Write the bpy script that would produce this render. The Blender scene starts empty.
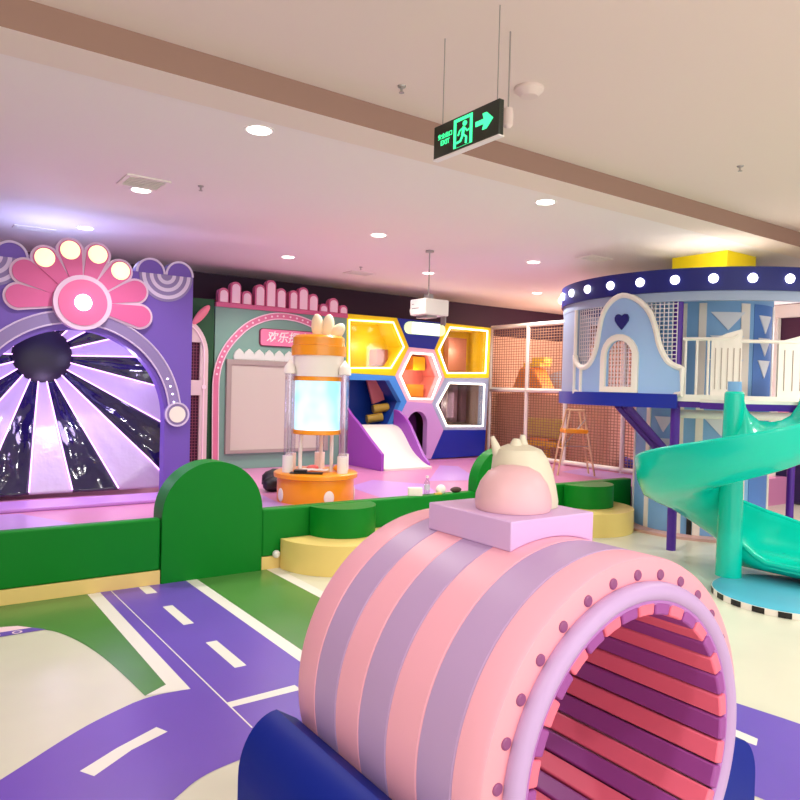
import bpy, bmesh, math, random
from mathutils import Vector, Matrix, noise
from mathutils.geometry import tessellate_polygon
random.seed(4)
SC = bpy.context.scene
COL = SC.collection
PI = math.pi

# ---------------------------------------------------------------- camera
EYE = Vector((0.0, 0.0, 1.6))
FL = 711.0
_yaw = math.radians(54.6); _p = math.atan(-13 / 711.0); _r = 0.026
FW = Vector((math.cos(_p)*math.cos(_yaw), math.cos(_p)*math.sin(_yaw), math.sin(_p)))
_R = Vector((math.sin(_yaw), -math.cos(_yaw), 0)); _U = _R.cross(FW)
RT = _R*math.cos(_r) + _U*math.sin(_r); UP = -_R*math.sin(_r) + _U*math.cos(_r)
cd = bpy.data.cameras.new('camera'); cam = bpy.data.objects.new('camera', cd); COL.objects.link(cam)
cam.matrix_world = Matrix(((RT.x, UP.x, -FW.x, EYE.x), (RT.y, UP.y, -FW.y, EYE.y), (RT.z, UP.z, -FW.z, EYE.z), (0, 0, 0, 1)))
cd.sensor_fit = 'HORIZONTAL'; cd.sensor_width = 36; cd.lens = 36*FL/800; cd.clip_start = .05
SC.camera = cam
# ---------------------------------------------------------------- world, lights, exposure
W = bpy.data.worlds.new('world'); SC.world = W; W.use_nodes = True
W.node_tree.nodes['Background'].inputs[0].default_value = (1.0, .98, .96, 1)
W.node_tree.nodes['Background'].inputs[1].default_value = 1.0
SC.view_settings.view_transform = 'Standard'; SC.view_settings.look = 'None'
SC.view_settings.gamma = 1; SC.view_settings.use_curve_mapping = False
SC.view_settings.exposure = 0.08
def area_light(name, loc, rot, sx, sy, power, col):
    l = bpy.data.lights.new(name, 'AREA'); l.shape = 'RECTANGLE'; l.size = sx; l.size_y = sy; l.energy = power; l.color = col
    o = bpy.data.objects.new(name, l); COL.objects.link(o); o.location = loc; o.rotation_euler = rot; return o
def point_light(name, loc, power, col, rad=.1):
    l = bpy.data.lights.new(name, 'POINT'); l.energy = power; l.color = col; l.shadow_soft_size = rad
    o = bpy.data.objects.new(name, l); COL.objects.link(o); o.location = loc; return o
# broad fill light added behind the camera to brighten the room
area_light('front_fill_light', (1.5, -3.5, 1.9), (math.radians(84), 0, math.radians(-12)), 9, 2.6, 130, (1, .97, .94))
# coloured play lighting
point_light('violet_slide_light', (1.5, 7.0, 2.0), 0, (.6, .4, 1), .2)
point_light('violet_inner_light', (1.35, 7.72, 1.3), 8, (.72, .55, 1), .12)
point_light('violet_upper_light', (1.9, 7.6, 1.75), 5, (.66, .55, 1), .05)
point_light('blue_ceiling_glow', (1.3, 8.1, 2.6), 24, (.45, .55, 1), .15)
point_light('soft_play_glow', (10.3, 8.3, 2.3), 80, (1, .72, .6), .4)
point_light('castle_inner_glow', (9.4, 4.3, 2.3), 25, (1, .9, .95), .3)
point_light('ball_pit_glow', (10.6, 6.0, 1.2), 22, (1, .6, .75), .3)

def ray(x, y): return FW + RT*((x-400)/FL) - UP*((y-400)/FL)
def atY(x, y, Y): d = ray(x, y); return EYE + d*(Y/d.y)       # where the sight line through a measured point meets the plane y = Y
def atX(x, y, X): d = ray(x, y); return EYE + d*(X/d.x)
def atZ(x, y, Z): d = ray(x, y); return EYE + d*((Z-1.6)/d.z)
def xz(pts, Y): return [(atY(x, y, Y).x, atY(x, y, Y).z) for x, y in pts]

# ---------------------------------------------------------------- materials
def lin(c):
    return tuple(((v/255)/12.92 if v/255 <= .04045 else ((v/255+.055)/1.055)**2.4) for v in c) + (1,)
MATS = {}
def mat(name, rgb, rough=.5, metal=0, emit=0, coat=0, bump=0, bscale=60, var=0, sheen=0, spec=.5, alpha=1, trans=0):
    if name in MATS: return MATS[name]
    m = bpy.data.materials.new(name); m.use_nodes = True; nt = m.node_tree; b = nt.nodes['Principled BSDF']
    b.inputs['Base Color'].default_value = lin(rgb); b.inputs['Roughness'].default_value = rough; b.inputs['Metallic'].default_value = metal
    b.inputs['Coat Weight'].default_value = coat; b.inputs['Specular IOR Level'].default_value = spec
    b.inputs['Transmission Weight'].default_value = trans
    if emit: b.inputs['Emission Color'].default_value = lin(rgb); b.inputs['Emission Strength'].default_value = emit
    tc = nt.nodes.new('ShaderNodeTexCoord')
    nz = nt.nodes.new('ShaderNodeTexNoise'); nz.inputs['Scale'].default_value = bscale; nz.inputs['Detail'].default_value = 3
    nt.links.new(tc.outputs['Object'], nz.inputs['Vector'])
    if bump:
        bp = nt.nodes.new('ShaderNodeBump'); bp.inputs['Strength'].default_value = bump; bp.inputs['Distance'].default_value = .01
        nt.links.new(nz.outputs['Fac'], bp.inputs['Height']); nt.links.new(bp.outputs['Normal'], b.inputs['Normal'])
    if var:
        hs = nt.nodes.new('ShaderNodeHueSaturation'); hs.inputs['Color'].default_value = lin(rgb)
        mr = nt.nodes.new('ShaderNodeMapRange'); mr.inputs['From Min'].default_value = .3; mr.inputs['From Max'].default_value = .7
        mr.inputs['To Min'].default_value = 1-var; mr.inputs['To Max'].default_value = 1+var
        n2 = nt.nodes.new('ShaderNodeTexNoise'); n2.inputs['Scale'].default_value = 2.5
        nt.links.new(tc.outputs['Object'], n2.inputs['Vector']); nt.links.new(n2.outputs['Fac'], mr.inputs['Value'])
        nt.links.new(mr.outputs['Result'], hs.inputs['Value']); nt.links.new(hs.outputs['Color'], b.inputs['Base Color'])
    MATS[name] = m; return m
def glass(name, rgb, fac=.12, tint=.9):
    m = bpy.data.materials.new(name); m.use_nodes = True; nt = m.node_tree
    for n in list(nt.nodes): nt.nodes.remove(n)
    o = nt.nodes.new('ShaderNodeOutputMaterial'); mx = nt.nodes.new('ShaderNodeMixShader'); t = nt.nodes.new('ShaderNodeBsdfTransparent'); g = nt.nodes.new('ShaderNodeBsdfGlossy')
    t.inputs[0].default_value = lin(rgb); g.inputs['Roughness'].default_value = .05; g.inputs[0].default_value = (.9, .9, .9, 1); mx.inputs[0].default_value = fac
    nt.links.new(t.outputs[0], mx.inputs[1]); nt.links.new(g.outputs[0], mx.inputs[2]); nt.links.new(mx.outputs[0], o.inputs[0])
    MATS[name] = m; return m
def foam(name, rgb, rough=.42, spec=.35): return mat(name, rgb, rough, bump=.06, bscale=9, spec=spec)
M_CREAM = mat('cream_vinyl', (219, 219, 197), .3, var=.03, spec=.5)
M_ROAD = mat('purple_road', (112, 78, 190), .3, var=.03)
M_ROADW = mat('road_white', (238, 236, 226), .35)
M_GRASSP = mat('green_vinyl', (84, 140, 66), .28, var=.05)
M_GREEN = foam('green_foam', (4, 128, 34), .45, .2); M_YEL = foam('yellow_foam', (240, 215, 128))
M_PINK = foam('pink_foam', (244, 176, 196)); M_LIL = foam('lilac_foam', (188, 158, 204)); M_BOXL = foam('light_lilac_foam', (216, 180, 228))
M_PURD = foam('plum_foam', (140, 76, 124)); M_NAVY = foam('navy_foam', (10, 36, 140), .5, .2)
M_SLATP = foam('slat_pink', (238, 112, 138)); M_SLATU = foam('slat_plum', (152, 72, 152)); M_ENDP = foam('slat_peach', (250, 196, 176))
M_WHITE = mat('white_paint', (244, 240, 236), .45); M_OFF = mat('warm_white', (244, 238, 227), .5)
M_PFLOOR = mat('pink_floor', (212, 136, 182), .3); M_LFLOOR = mat('lilac_floor', (196, 150, 224), .3)
M_VIOLET = mat('violet_panel', (112, 80, 182), .45); M_VIOLETD = mat('deep_violet', (78, 30, 150), .4)
M_BLUE = mat('royal_blue', (8, 40, 160), .4); M_BLUED = mat('band_navy', (8, 22, 114), .4)
M_LBLUE = mat('pale_blue', (160, 196, 240), .5); M_MBLUE = mat('mid_blue', (128, 178, 226), .5); M_GBLUE = mat('grey_blue', (160, 176, 204), .5)
M_SKY = mat('sky_blue', (70, 150, 230), .4)
M_YELP = mat('yellow_panel', (248, 222, 0), .4); M_ORANGE = mat('orange_gloss', (250, 160, 20), .3, coat=.3)
M_TEAL = mat('sage_panel', (126, 168, 152), .5); M_PINKP = mat('pink_panel', (216, 104, 146), .45); M_PINKL = mat('light_pink', (255, 224, 234), .45)
M_TURQ = mat('turquoise_plastic', (0, 204, 178), .25, coat=.3, spec=.3)
M_TEALMAT = foam('aqua_mat', (84, 180, 205)); M_BLACK = mat('black', (16, 14, 16), .4); M_DGREEN = mat('dark_green', (20, 84, 44), .5)
M_GREYV = mat('grey_violet', (142, 124, 178), .5); M_DARK = mat('dark_aubergine', (58, 26, 54), .6)
M_LAMP = mat('lamp_white', (255, 248, 236), .5, emit=6); M_BULB = mat('bulb_white', (250, 248, 255), .5, emit=3.2); M_WARM = mat('lamp_warm', (255, 246, 186), .5, emit=.95)
M_NEON = mat('neon_white', (255, 236, 214), .5, emit=3.5); M_NEONY = mat('neon_yellow', (255, 244, 170), .5, emit=3.0); M_NEONP = mat('neon_violet', (246, 196, 255), .5, emit=1.6)
M_NET = mat('net_cord_white', (232, 226, 230), .7); M_NETB = mat('net_cord_brown', (164, 122, 100), .8)
M_GLASS = glass('clear_pane', (250, 248, 246), .04); M_CLEAR = glass('clear_tube', (240, 236, 244), .16)
M_METAL = mat('grey_metal', (170, 165, 160), .4, metal=.6); M_WOOD = mat('ladder_gold', (224, 186, 144), .4)

# ---------------------------------------------------------------- helpers
def new_obj(name, bm, mats, parent=None, bevel=0, seg=2, smooth=True, ang=35, subsurf=0):
    me = bpy.data.meshes.new(name); bmesh.ops.recalc_face_normals(bm, faces=bm.faces); bm.to_mesh(me); bm.free()
    for m in (mats if isinstance(mats, (list, tuple)) else [mats]): me.materials.append(m)
    if smooth:
        me.polygons.foreach_set('use_smooth', [True]*len(me.polygons)); me.set_sharp_from_angle(angle=math.radians(ang))
    o = bpy.data.objects.new(name, me); COL.objects.link(o)
    if parent is not None: o.parent = parent; o.matrix_parent_inverse = parent_inv(parent)
    if bevel:
        b = o.modifiers.new('bevel', 'BEVEL'); b.width = bevel; b.segments = seg; b.limit_method = 'ANGLE'; b.angle_limit = math.radians(40)
        b.harden_normals = False
    if subsurf:
        s = o.modifiers.new('sub', 'SUBSURF'); s.levels = subsurf; s.render_levels = subsurf
    return o
def parent_inv(p):
    m = Matrix.Identity(4); q = p
    chain = []
    while q is not None: chain.append(q); q = q.parent
    for q in reversed(chain): m = m @ q.matrix_parent_inverse @ q.matrix_basis
    return m.inverted()
def thing(name, label, cat, loc=(0, 0, 0), group=None, rz=0):
    o = bpy.data.objects.new(name, None); COL.objects.link(o); o.empty_display_size = .1
    o.location = loc; o.rotation_euler = (0, 0, rz); o['label'] = label; o['category'] = cat
    if group: o['group'] = group
    return o
def tag(o, label, cat, group=None, kind=None):
    o['label'] = label; o['category'] = cat
    if group: o['group'] = group
    if kind: o['kind'] = kind
    return o
def struct(o): o['kind'] = 'structure'; return o
def B(): return bmesh.new()
def box(bm, x0, x1, y0, y1, z0, z1, mi=0, M=None):
    vs = [bm.verts.new(Vector(p) if M is None else M @ Vector(p)) for p in ((x0,y0,z0),(x1,y0,z0),(x1,y1,z0),(x0,y1,z0),(x0,y0,z1),(x1,y0,z1),(x1,y1,z1),(x0,y1,z1))]
    for f in ((0,3,2,1),(4,5,6,7),(0,1,5,4),(1,2,6,5),(2,3,7,6),(3,0,4,7)):
        bm.faces.new([vs[i] for i in f]).material_index = mi
    return bm
def prism(bm, outer, d0, d1, fn, holes=(), step=None, mi=0, umin=None):
    """outline (u,v) with holes, thickness d0..d1, mapped by fn(u,v,d)"""
    def area(l): return sum(l[i][0]*l[(i+1) % len(l)][1]-l[(i+1) % len(l)][0]*l[i][1] for i in range(len(l)))
    def clean(l):
        o_ = []
        for p in l:
            if not o_ or abs(p[0]-o_[-1][0])+abs(p[1]-o_[-1][1]) > 1e-6: o_.append((p[0], p[1]))
        if abs(o_[0][0]-o_[-1][0])+abs(o_[0][1]-o_[-1][1]) < 1e-6: o_.pop()
        return o_
    def cross(a, b, c, d):
        def o3(p, q, r_): return (q[0]-p[0])*(r_[1]-p[1])-(q[1]-p[1])*(r_[0]-p[0])
        return o3(a, b, c)*o3(a, b, d) < -1e-14 and o3(c, d, a)*o3(c, d, b) < -1e-14
    lp = clean(outer); lp = lp if area(lp) > 0 else lp[::-1]
    hs = [clean(h) for h in holes]; hs = [h if area(h) < 0 else h[::-1] for h in hs]
    hs.sort(key=lambda h: -max(p[0] for p in h))
    while hs:
        h = hs.pop(0); best = None
        cand = sorted(((lp[a][0]-h[b][0])**2+(lp[a][1]-h[b][1])**2, a, b) for a in range(len(lp)) for b in range(len(h)))
        for d_, a, b in cand[:4000]:
            A_, B_ = lp[a], h[b]; ok = True
            for l in [lp, h, *hs]:
                if any(cross(A_, B_, l[q], l[(q+1) % len(l)]) for q in range(len(l))): ok = False; break
            if ok: best = (a, b); break
        a, b = best or cand[0][1:]
        lp = lp[:a+1]+h[b:]+h[:b+1]+lp[a:]
    t = B(); flat = [Vector((u, v, 0)) for u, v in lp]
    t.faces.new([t.verts.new(p) for p in flat])
    f_ = t.faces[:]; f_[0].normal_update(); bmesh.ops.triangulate(t, faces=f_, ngon_method='EAR_CLIP' if len(lp) > 4 else 'BEAUTY')
    bmesh.ops.remove_doubles(t, verts=t.verts[:], dist=1e-6)
    if step:
        u0 = min(p.x for p in flat); u1 = max(p.x for p in flat); n = int((u1-u0)/step)
        for i in range(1, n+1):
            bmesh.ops.bisect_plane(t, geom=t.verts[:]+t.edges[:]+t.faces[:], plane_co=(u0+(u1-u0)*i/(n+1), 0, 0), plane_no=(1, 0, 0))
    bmesh.ops.recalc_face_normals(t, faces=t.faces)
    vmap = {}
    for v in t.verts: vmap[v] = (bm.verts.new(fn(v.co.x, v.co.y, d0)), bm.verts.new(fn(v.co.x, v.co.y, d1)))
    for f in t.faces:
        try:
            bm.faces.new([vmap[v][0] for v in f.verts]).material_index = mi
            bm.faces.new([vmap[v][1] for v in reversed(f.verts)]).material_index = mi
        except ValueError: pass
    for e in t.edges:
        if len(e.link_faces) == 1:
            a, b = e.verts
            try: bm.faces.new([vmap[a][0], vmap[b][0], vmap[b][1], vmap[a][1]]).material_index = mi
            except ValueError: pass
    t.free(); return bm
def fY(Y): return lambda u, v, d: Vector((u, Y+d, v))       # a plane facing -Y
def fX(X): return lambda u, v, d: Vector((X+d, u, v))
def fZ(Z): return lambda u, v, d: Vector((u, v, Z+d))
def offs(pts, w):
    """closed outline moved w inwards"""
    n = len(pts); A = sum(pts[i][0]*pts[(i+1) % n][1]-pts[(i+1) % n][0]*pts[i][1] for i in range(n)); s = 1 if A > 0 else -1
    out = []
    for i in range(n):
        p, q, r = Vector(pts[i-1]), Vector(pts[i]), Vector(pts[(i+1) % n])
        a = (q-p).normalized(); b = (r-q).normalized(); na = Vector((-a.y, a.x))*s; nb = Vector((-b.y, b.x))*s
        m = (na+nb); m = m/max(m.length_squared, .3)*2 if m.length > 0 else na
        out.append((q.x+m.x*w, q.y+m.y*w))
    return out
def arc(cx, cy, r, a0, a1, n=16, ry=None):
    ry = ry or r
    return [(cx+r*math.cos(math.radians(a0+(a1-a0)*i/n)), cy+ry*math.sin(math.radians(a0+(a1-a0)*i/n))) for i in range(n+1)]
def circle(cx, cy, r, n=32, ry=None): return arc(cx, cy, r, 0, 360, n, ry)[:-1]
def tube(bm, pts, r, n=8, closed=False, mi=0, caps=True):
    pts = [Vector(p) for p in pts]; N = len(pts); rings = []; up = None
    for i, p in enumerate(pts):
        a = pts[i-1] if (i or closed) else p; b = pts[(i+1) % N] if (i < N-1 or closed) else p
        t = (b-a).normalized()
        if up is None: up = t.orthogonal().normalized()
        else: up = (up - t*up.dot(t)); up = up.normalized() if up.length > 1e-5 else t.orthogonal().normalized()
        s = t.cross(up); rr = r[i] if isinstance(r, (list, tuple)) else r
        rings.append([bm.verts.new(p+(up*math.cos(2*PI*k/n)+s*math.sin(2*PI*k/n))*rr) for k in range(n)])
    for i in range(N if closed else N-1):
        A, Bv = rings[i], rings[(i+1) % N]
        for k in range(n): bm.faces.new([A[k], A[(k+1) % n], Bv[(k+1) % n], Bv[k]]).material_index = mi
    if caps and not closed: bm.faces.new(rings[0]).material_index = mi; bm.faces.new(list(reversed(rings[-1]))).material_index = mi
    return bm
def lathe(bm, prof, cx, cy, n=32, mi=0, M=None):
    rings = []
    for r, z in prof:
        if r < 1e-6: rings.append([bm.verts.new(Vector((cx, cy, z)))])
        else: rings.append([bm.verts.new(Vector((cx+r*math.cos(2*PI*k/n), cy+r*math.sin(2*PI*k/n), z))) for k in range(n)])
    for A, Bv in zip(rings, rings[1:]):
        for k in range(n):
            vs = [A[k % len(A)], A[(k+1) % len(A)], Bv[(k+1) % len(Bv)], Bv[k % len(Bv)]]
            u = []
            for v in vs:
                if v not in u: u.append(v)
            if len(u) > 2:
                f = bm.faces.new(u); f.material_index = mi
    if len(rings[0]) > 1: bm.faces.new(rings[0])
    if len(rings[-1]) > 1: bm.faces.new(rings[-1])
    if M is not None:
        for r_ in rings:
            for v in r_: v.co = M @ v.co
    return bm
def cyl(bm, cx, cy, z0, z1, r, n=24, mi=0): return lathe(bm, [(r, z0), (r, z1)], cx, cy, n, mi)
def ellipsoid(bm, c, rx, ry, rz, M=None, n=20, k=12):
    prof = [(math.sin(PI*i/k), -math.cos(PI*i/k)) for i in range(k+1)]
    T = Matrix.Translation(c) @ (M or Matrix.Identity(4)) @ Matrix.Diagonal((rx, ry, rz, 1))
    prof[0] = (0, -1); prof[-1] = (0, 1)
    return lathe(bm, prof, 0, 0, n, 0, T)
def text_bm(txt, size, thick, M, shear=0, spacing=1):
    c = bpy.data.curves.new('t', 'FONT'); c.body = txt; c.size = size; c.extrude = thick; c.align_x = 'CENTER'; c.align_y = 'CENTER'; c.shear = shear; c.space_character = spacing
    c.offset = size*.012
    o = bpy.data.objects.new('t', c); COL.objects.link(o); bpy.context.view_layer.update()
    me = bpy.data.meshes.new_from_object(o.evaluated_get(bpy.context.evaluated_depsgraph_get()))
    bm = B(); bm.from_mesh(me); bm.transform(M)
    bpy.data.objects.remove(o); bpy.data.curves.remove(c); bpy.data.meshes.remove(me); return bm
def net(bm, fn, u0, u1, v0, v1, su, sv, w=.006, inside=None, wu=None):
    wu = wu or w
    """knotted cord net: strips in u and v"""
    def seg(a, b, horizontal):
        hw = w if horizontal else wu
        if horizontal: c = [(a[0], a[1]-hw/2), (b[0], b[1]-hw/2), (b[0], b[1]+hw/2), (a[0], a[1]+hw/2)]
        else: c = [(a[0]-hw/2, a[1]), (a[0]+hw/2, a[1]), (b[0]+hw/2, b[1]), (b[0]-hw/2, b[1])]
        f = [bm.verts.new(fn(u, v, -w/2)) for u, v in c]; g = [bm.verts.new(fn(u, v, w/2)) for u, v in c]
        bm.faces.new(f); bm.faces.new(g[::-1])
        for i in range(4): bm.faces.new([f[i], g[i], g[(i+1) % 4], f[(i+1) % 4]])
    nu = max(1, round((u1-u0)/su)); nv = max(1, round((v1-v0)/sv))
    for j in range(nv+1):
        v = v0+(v1-v0)*j/nv
        if inside:
            i0 = None
            for i in range(nu*2+1):
                u = u0+(u1-u0)*i/(nu*2); ok = inside(u, v)
                if ok and i0 is None: i0 = u
                if (not ok or i == nu*2) and i0 is not None: seg((i0, v), (u, v), True); i0 = None
                elif ok and i0 is not None and i % 4 == 0 and u > i0: seg((i0, v), (u, v), True); i0 = u
        else: seg((u0, v), (u1, v), True)
    for i in range(nu+1):
        u = u0+(u1-u0)*i/nu
        if inside:
            j0 = None
            for j in range(nv*2+1):
                v = v0+(v1-v0)*j/(nv*2); ok = inside(u, v)
                if ok and j0 is None: j0 = v
                if (not ok or j == nv*2) and j0 is not None: seg((u, j0), (u, v), False); j0 = None
        else: seg((u, v0), (u, v1), False)
    return bm
def copy_tree(o, parent=None):
    c = o.copy(); COL.objects.link(c)
    if parent is not None: c.parent = parent
    for ch in list(o.children): copy_tree(ch, c)
    return c

def smoothen(p, n=2):
    for _ in range(n):
        q = [p[0]]
        for a, b in zip(p, p[1:]): q += [tuple(a[i]*.75+b[i]*.25 for i in range(len(a))), tuple(a[i]*.25+b[i]*.75 for i in range(len(a)))]
        q.append(p[-1]); p = q
    return p

# ================================================================ SETTING
PF = .40           # height of the raised pink play floor
# floor with its printed road
bm = B(); box(bm, -4, 15, -3.5, 13, -.1, 0, 0)
def flat(pts, z, mi):
    vs = [bm.verts.new((x, y, z)) for x, y in pts]; bm.faces.new(vs).material_index = mi
# green lawns either side of the straight road
flat([(-1.5,5.62),(1.2,5.62),(1.2,3.62)]+smoothen([(1.05,3.64),(1.03,3.93),(.99,4.33),(.92,4.67),(.82,4.94),(.62,5.05)])+[(-1.5,5.05)], .0012, 2)
flat([(1.95,5.62),(2.68,5.62),(2.68,3.3),(1.95,3.3)], .0012, 2)
# purple road: straight arm and sweeping curve
flat([(1.24,5.62),(1.96,5.62),(1.96,3.2),(1.24,3.2)], .0018, 1)
outer_ = [(-1.2,2.2),(-.5,2.55),(.0,2.9),(.36,3.17),(.68,3.43),(.85,3.53),(1.06,3.63),(1.27,3.60),(1.95,3.65),(2.4,3.65),(3.0,3.3),(3.4,2.7),(3.62,1.9),(3.7,.8)]
outer_ = smoothen(outer_)
inner_ = [(2.9,.8),(2.8,1.7),(2.5,2.4),(2.0,2.78),(1.6,2.85),(1.21,2.81),(1.02,2.77),(.89,2.67),(.5,2.4),(.1,2.0),(-.4,1.6),(-1.2,1.3)]
inner_ = smoothen(inner_)
for i in range(len(outer_)-1):
    k = i/(len(outer_)-1)*(len(inner_)-1); k2 = (i+1)/(len(outer_)-1)*(len(inner_)-1)
    ip = inner_[::-1]
    def lerp(t): a = min(int(t), len(ip)-2); f = t-a; return (ip[a][0]*(1-f)+ip[a+1][0]*f, ip[a][1]*(1-f)+ip[a+1][1]*f)
    flat([outer_[i], outer_[i+1], lerp(k2), lerp(k)], .0016, 1)
for q in ([(1.18,5.6),(1.27,5.6),(1.27,3.60),(1.05,3.64),(1.18,3.72)], [(1.92,5.6),(2.01,5.6),(2.01,3.5),(1.92,3.62)],
          [(1.55,5.60),(1.63,5.60),(1.63,5.39),(1.55,5.39)], [(1.56,5.03),(1.63,5.03),(1.63,4.58),(1.56,4.58)], [(1.57,4.20),(1.64,4.20),(1.64,3.74),(1.57,3.74)],
          [(.63,3.07),(.67,3.0),(.85,3.13),(1.03,3.21),(1.0,3.28),(.8,3.18)], [(1.37,3.35),(1.37,3.29),(1.75,3.29),(1.75,3.36)],
          [(3.2,1.9),(3.3,1.9),(3.3,1.69),(3.23,1.66)], [(2.62,5.62),(2.72,5.62),(2.72,3.3),(2.62,3.3)]):
    flat(q, .0022, 3)
flat([(1.345,5.6),(1.352,5.6),(1.372,3.04),(1.364,3.04)], .0024, 3)
# corner of a printed train
flat([(-.2,4.93),(.80,4.94),(.73,5.02),(-.2,5.03)], .0026, 1)
flat([(-.2,5.03),(.73,5.02),(.66,5.10),(.56,5.13),(.46,5.09),(-.2,5.12)], .0026, 4)
for cx_ in (.52, .64): flat(circle(cx_, 4.975, .03, 14), .003, 4); flat(circle(cx_, 4.975, .018, 14), .0034, 1)
struct(new_obj('floor', bm, [M_CREAM, M_ROAD, M_GRASSP, M_ROADW, M_PINKL], smooth=False))
# raised play floor behind the green barrier
bm = B(); box(bm, -4, 8.9, 5.70, 13, 0, PF, 0)
box(bm, 8.9, 15, 5.3, 13, 0, PF, 0)
def pf(pts): 
    vs = [bm.verts.new((x, y, PF+.0015)) for x, y in pts]; bm.faces.new(vs).material_index = 1
pf([(4.2,5.75),(4.75,5.75),(5.4,7.0),(5.0,7.6),(4.4,7.2)]); pf([(5.6,7.2),(6.3,7.0),(7.1,8.4),(6.9,8.6)]); pf([(7.9,5.8),(8.8,5.8),(8.8,7.4),(8.1,7.2)]); pf([(2.6,6.4),(3.1,6.0),(3.3,7.6),(2.7,8.2)])
pf([(-.5,6.1),(1.25,6.25),(.9,7.0),(-.5,7.1)])
struct(new_obj('floor_play', bm, [M_PFLOOR, M_LFLOOR], smooth=False))
# ceilings
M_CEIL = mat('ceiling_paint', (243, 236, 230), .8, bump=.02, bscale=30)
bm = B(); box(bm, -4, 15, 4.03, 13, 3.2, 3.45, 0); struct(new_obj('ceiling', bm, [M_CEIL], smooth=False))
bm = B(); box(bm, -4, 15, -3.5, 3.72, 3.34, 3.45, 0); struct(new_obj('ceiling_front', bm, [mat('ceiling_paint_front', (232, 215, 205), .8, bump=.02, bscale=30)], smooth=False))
bm = B(); box(bm, -4, 15, 3.72, 4.03, 3.185, 3.45, 0); bm.faces.ensure_lookup_table(); bm.faces[2].material_index = 1; struct(new_obj('trim_1', bm, [mat('strip_paint', (236, 222, 208), .8), mat('bulkhead_brown', (158, 126, 112), .8)], smooth=False))  # front face of the step is a darker brown than its underside
# walls
bm = B(); box(bm, -4, 14, 10.2, 10.4, 0, 3.2, 0); struct(new_obj('wall_back', bm, [M_DARK], smooth=False))
bm = B(); box(bm, 13.0, 13.2, -3.5, 12.6, 0, 2.75, 0); box(bm, 13.0, 13.2, -3.5, 12.6, 2.75, 3.34, 1)
struct(new_obj('wall_right', bm, [mat('rose_wall', (230, 186, 186), .6), M_DARK], smooth=False))
bm = B(); box(bm, -3.2, -3.0, -3.5, 12.6, 0, 3.34, 0); struct(new_obj('wall_left', bm, [mat('cream_wall', (230, 215, 205), .7)], smooth=False))
bm = B(); box(bm, 7.45, 8.05, 4.34, 5.02, 2.87, 3.2, 0)
struct(new_obj('wall_column', bm, [M_YELP], smooth=False))

# ================================================================ CEILING FITTINGS
DL = [(1.86,4.23,'recessed round downlight nearest the ceiling step, above the road'), (1.67,6.19,'round downlight beside the square ceiling vent'), (1.63,8.14,'round downlight in the ceiling just above the pink petal flower'),
      (4.15,6.31,'round downlight midway between the vent and the projector'), (4.02,8.17,'round downlight in front of the pink skyline panel'), (4.48,4.25,'round downlight beside the ceiling step behind the exit sign'),
      (6.47,6.31,'round downlight between the projector and the castle tower'), (6.95,4.22,'round downlight in front of the yellow column'), (8.57,8.26,'small far downlight above the net wall'), (6.05,7.91,'small far downlight right behind the projector rod')]
def downlight(x, y, z, label):
    t = thing('downlight', label, 'ceiling light', (x, y, z), 'recessed downlights')
    bm = B(); lathe(bm, [(.075, 0), (.088, -.004), (.095, -.004), (.095, 0)], x, y, 28); new_obj('trim_ring', bm, [M_WHITE], t)
    bm = B(); lathe(bm, [(0, -.006), (.074, -.006), (.074, 0)], x, y, 28); new_obj('diffuser', bm, [M_LAMP], t)
    l = bpy.data.lights.new('downlight_glow', 'SPOT'); l.energy = 120; l.spot_size = math.radians(140); l.spot_blend = .6; l.color = (1, .965, .92); l.shadow_soft_size = .07
    o = bpy.data.objects.new('downlight_glow', l); COL.objects.link(o); o.location = (x, y, z-.02); o.parent = t; o.matrix_parent_inverse = parent_inv(t)
    return t
for x, y, lb in DL: downlight(x, y, 3.2, lb)
for x, y in ((-.9, .6), (2.0, -1.2), (4.9, .6), (7.2, 1.8), (9.5, 3.2), (9.0, 1.2)):  # unseen fill spots added above the foreground and castle, without fittings
    l = bpy.data.lights.new('near_downlight', 'SPOT'); l.energy = 150; l.spot_size = math.radians(150); l.spot_blend = .6; l.color = (1, .965, .92); l.shadow_soft_size = .1
    o = bpy.data.objects.new('near_downlight', l); COL.objects.link(o); o.location = (x, y, 3.17 if y > 3.8 else 3.3)
def vent(x, y, sx, sy, label, rz=0):
    t = thing('air_vent', label, 'vent', (x, y, 3.2))
    bm = B(); prism(bm, [(x-sx, y-sy), (x+sx, y-sy), (x+sx, y+sy), (x-sx, y+sy)], -.012, 0, fZ(3.2), [[(x-sx+.03, y-sy+.03), (x+sx-.03, y-sy+.03), (x+sx-.03, y+sy-.03), (x-sx+.03, y+sy-.03)]])
    new_obj('frame', bm, [M_OFF], t)
    bm = B(); box(bm, x-sx+.03, x+sx-.03, y-sy+.03, y+sy-.03, 3.197, 3.2); new_obj('backing', bm, [mat('vent_dark', (90, 70, 66), .8)], t)
    bm = B()
    for k in range(6):
        yy = y-sy+.03+(2*sy-.06)*(k+.5)/6; box(bm, x-sx+.03, x+sx-.03, yy-.008, yy+.002, 3.188, 3.197)
    new_obj('slats', bm, [M_OFF], t)
vent(1.62, 5.93, .17, .17, 'square slatted air vent near the violet ceiling glow'); vent(6.79, 5.63, .2, .12, 'low slatted air vent above the net wall and castle')
vent(5.35, 8.6, .2, .12, 'small slatted air vent behind the projector'); vent(1.2, 8.55, .2, .1, 'dark slatted air vent above the petal flower lamps')
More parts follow.
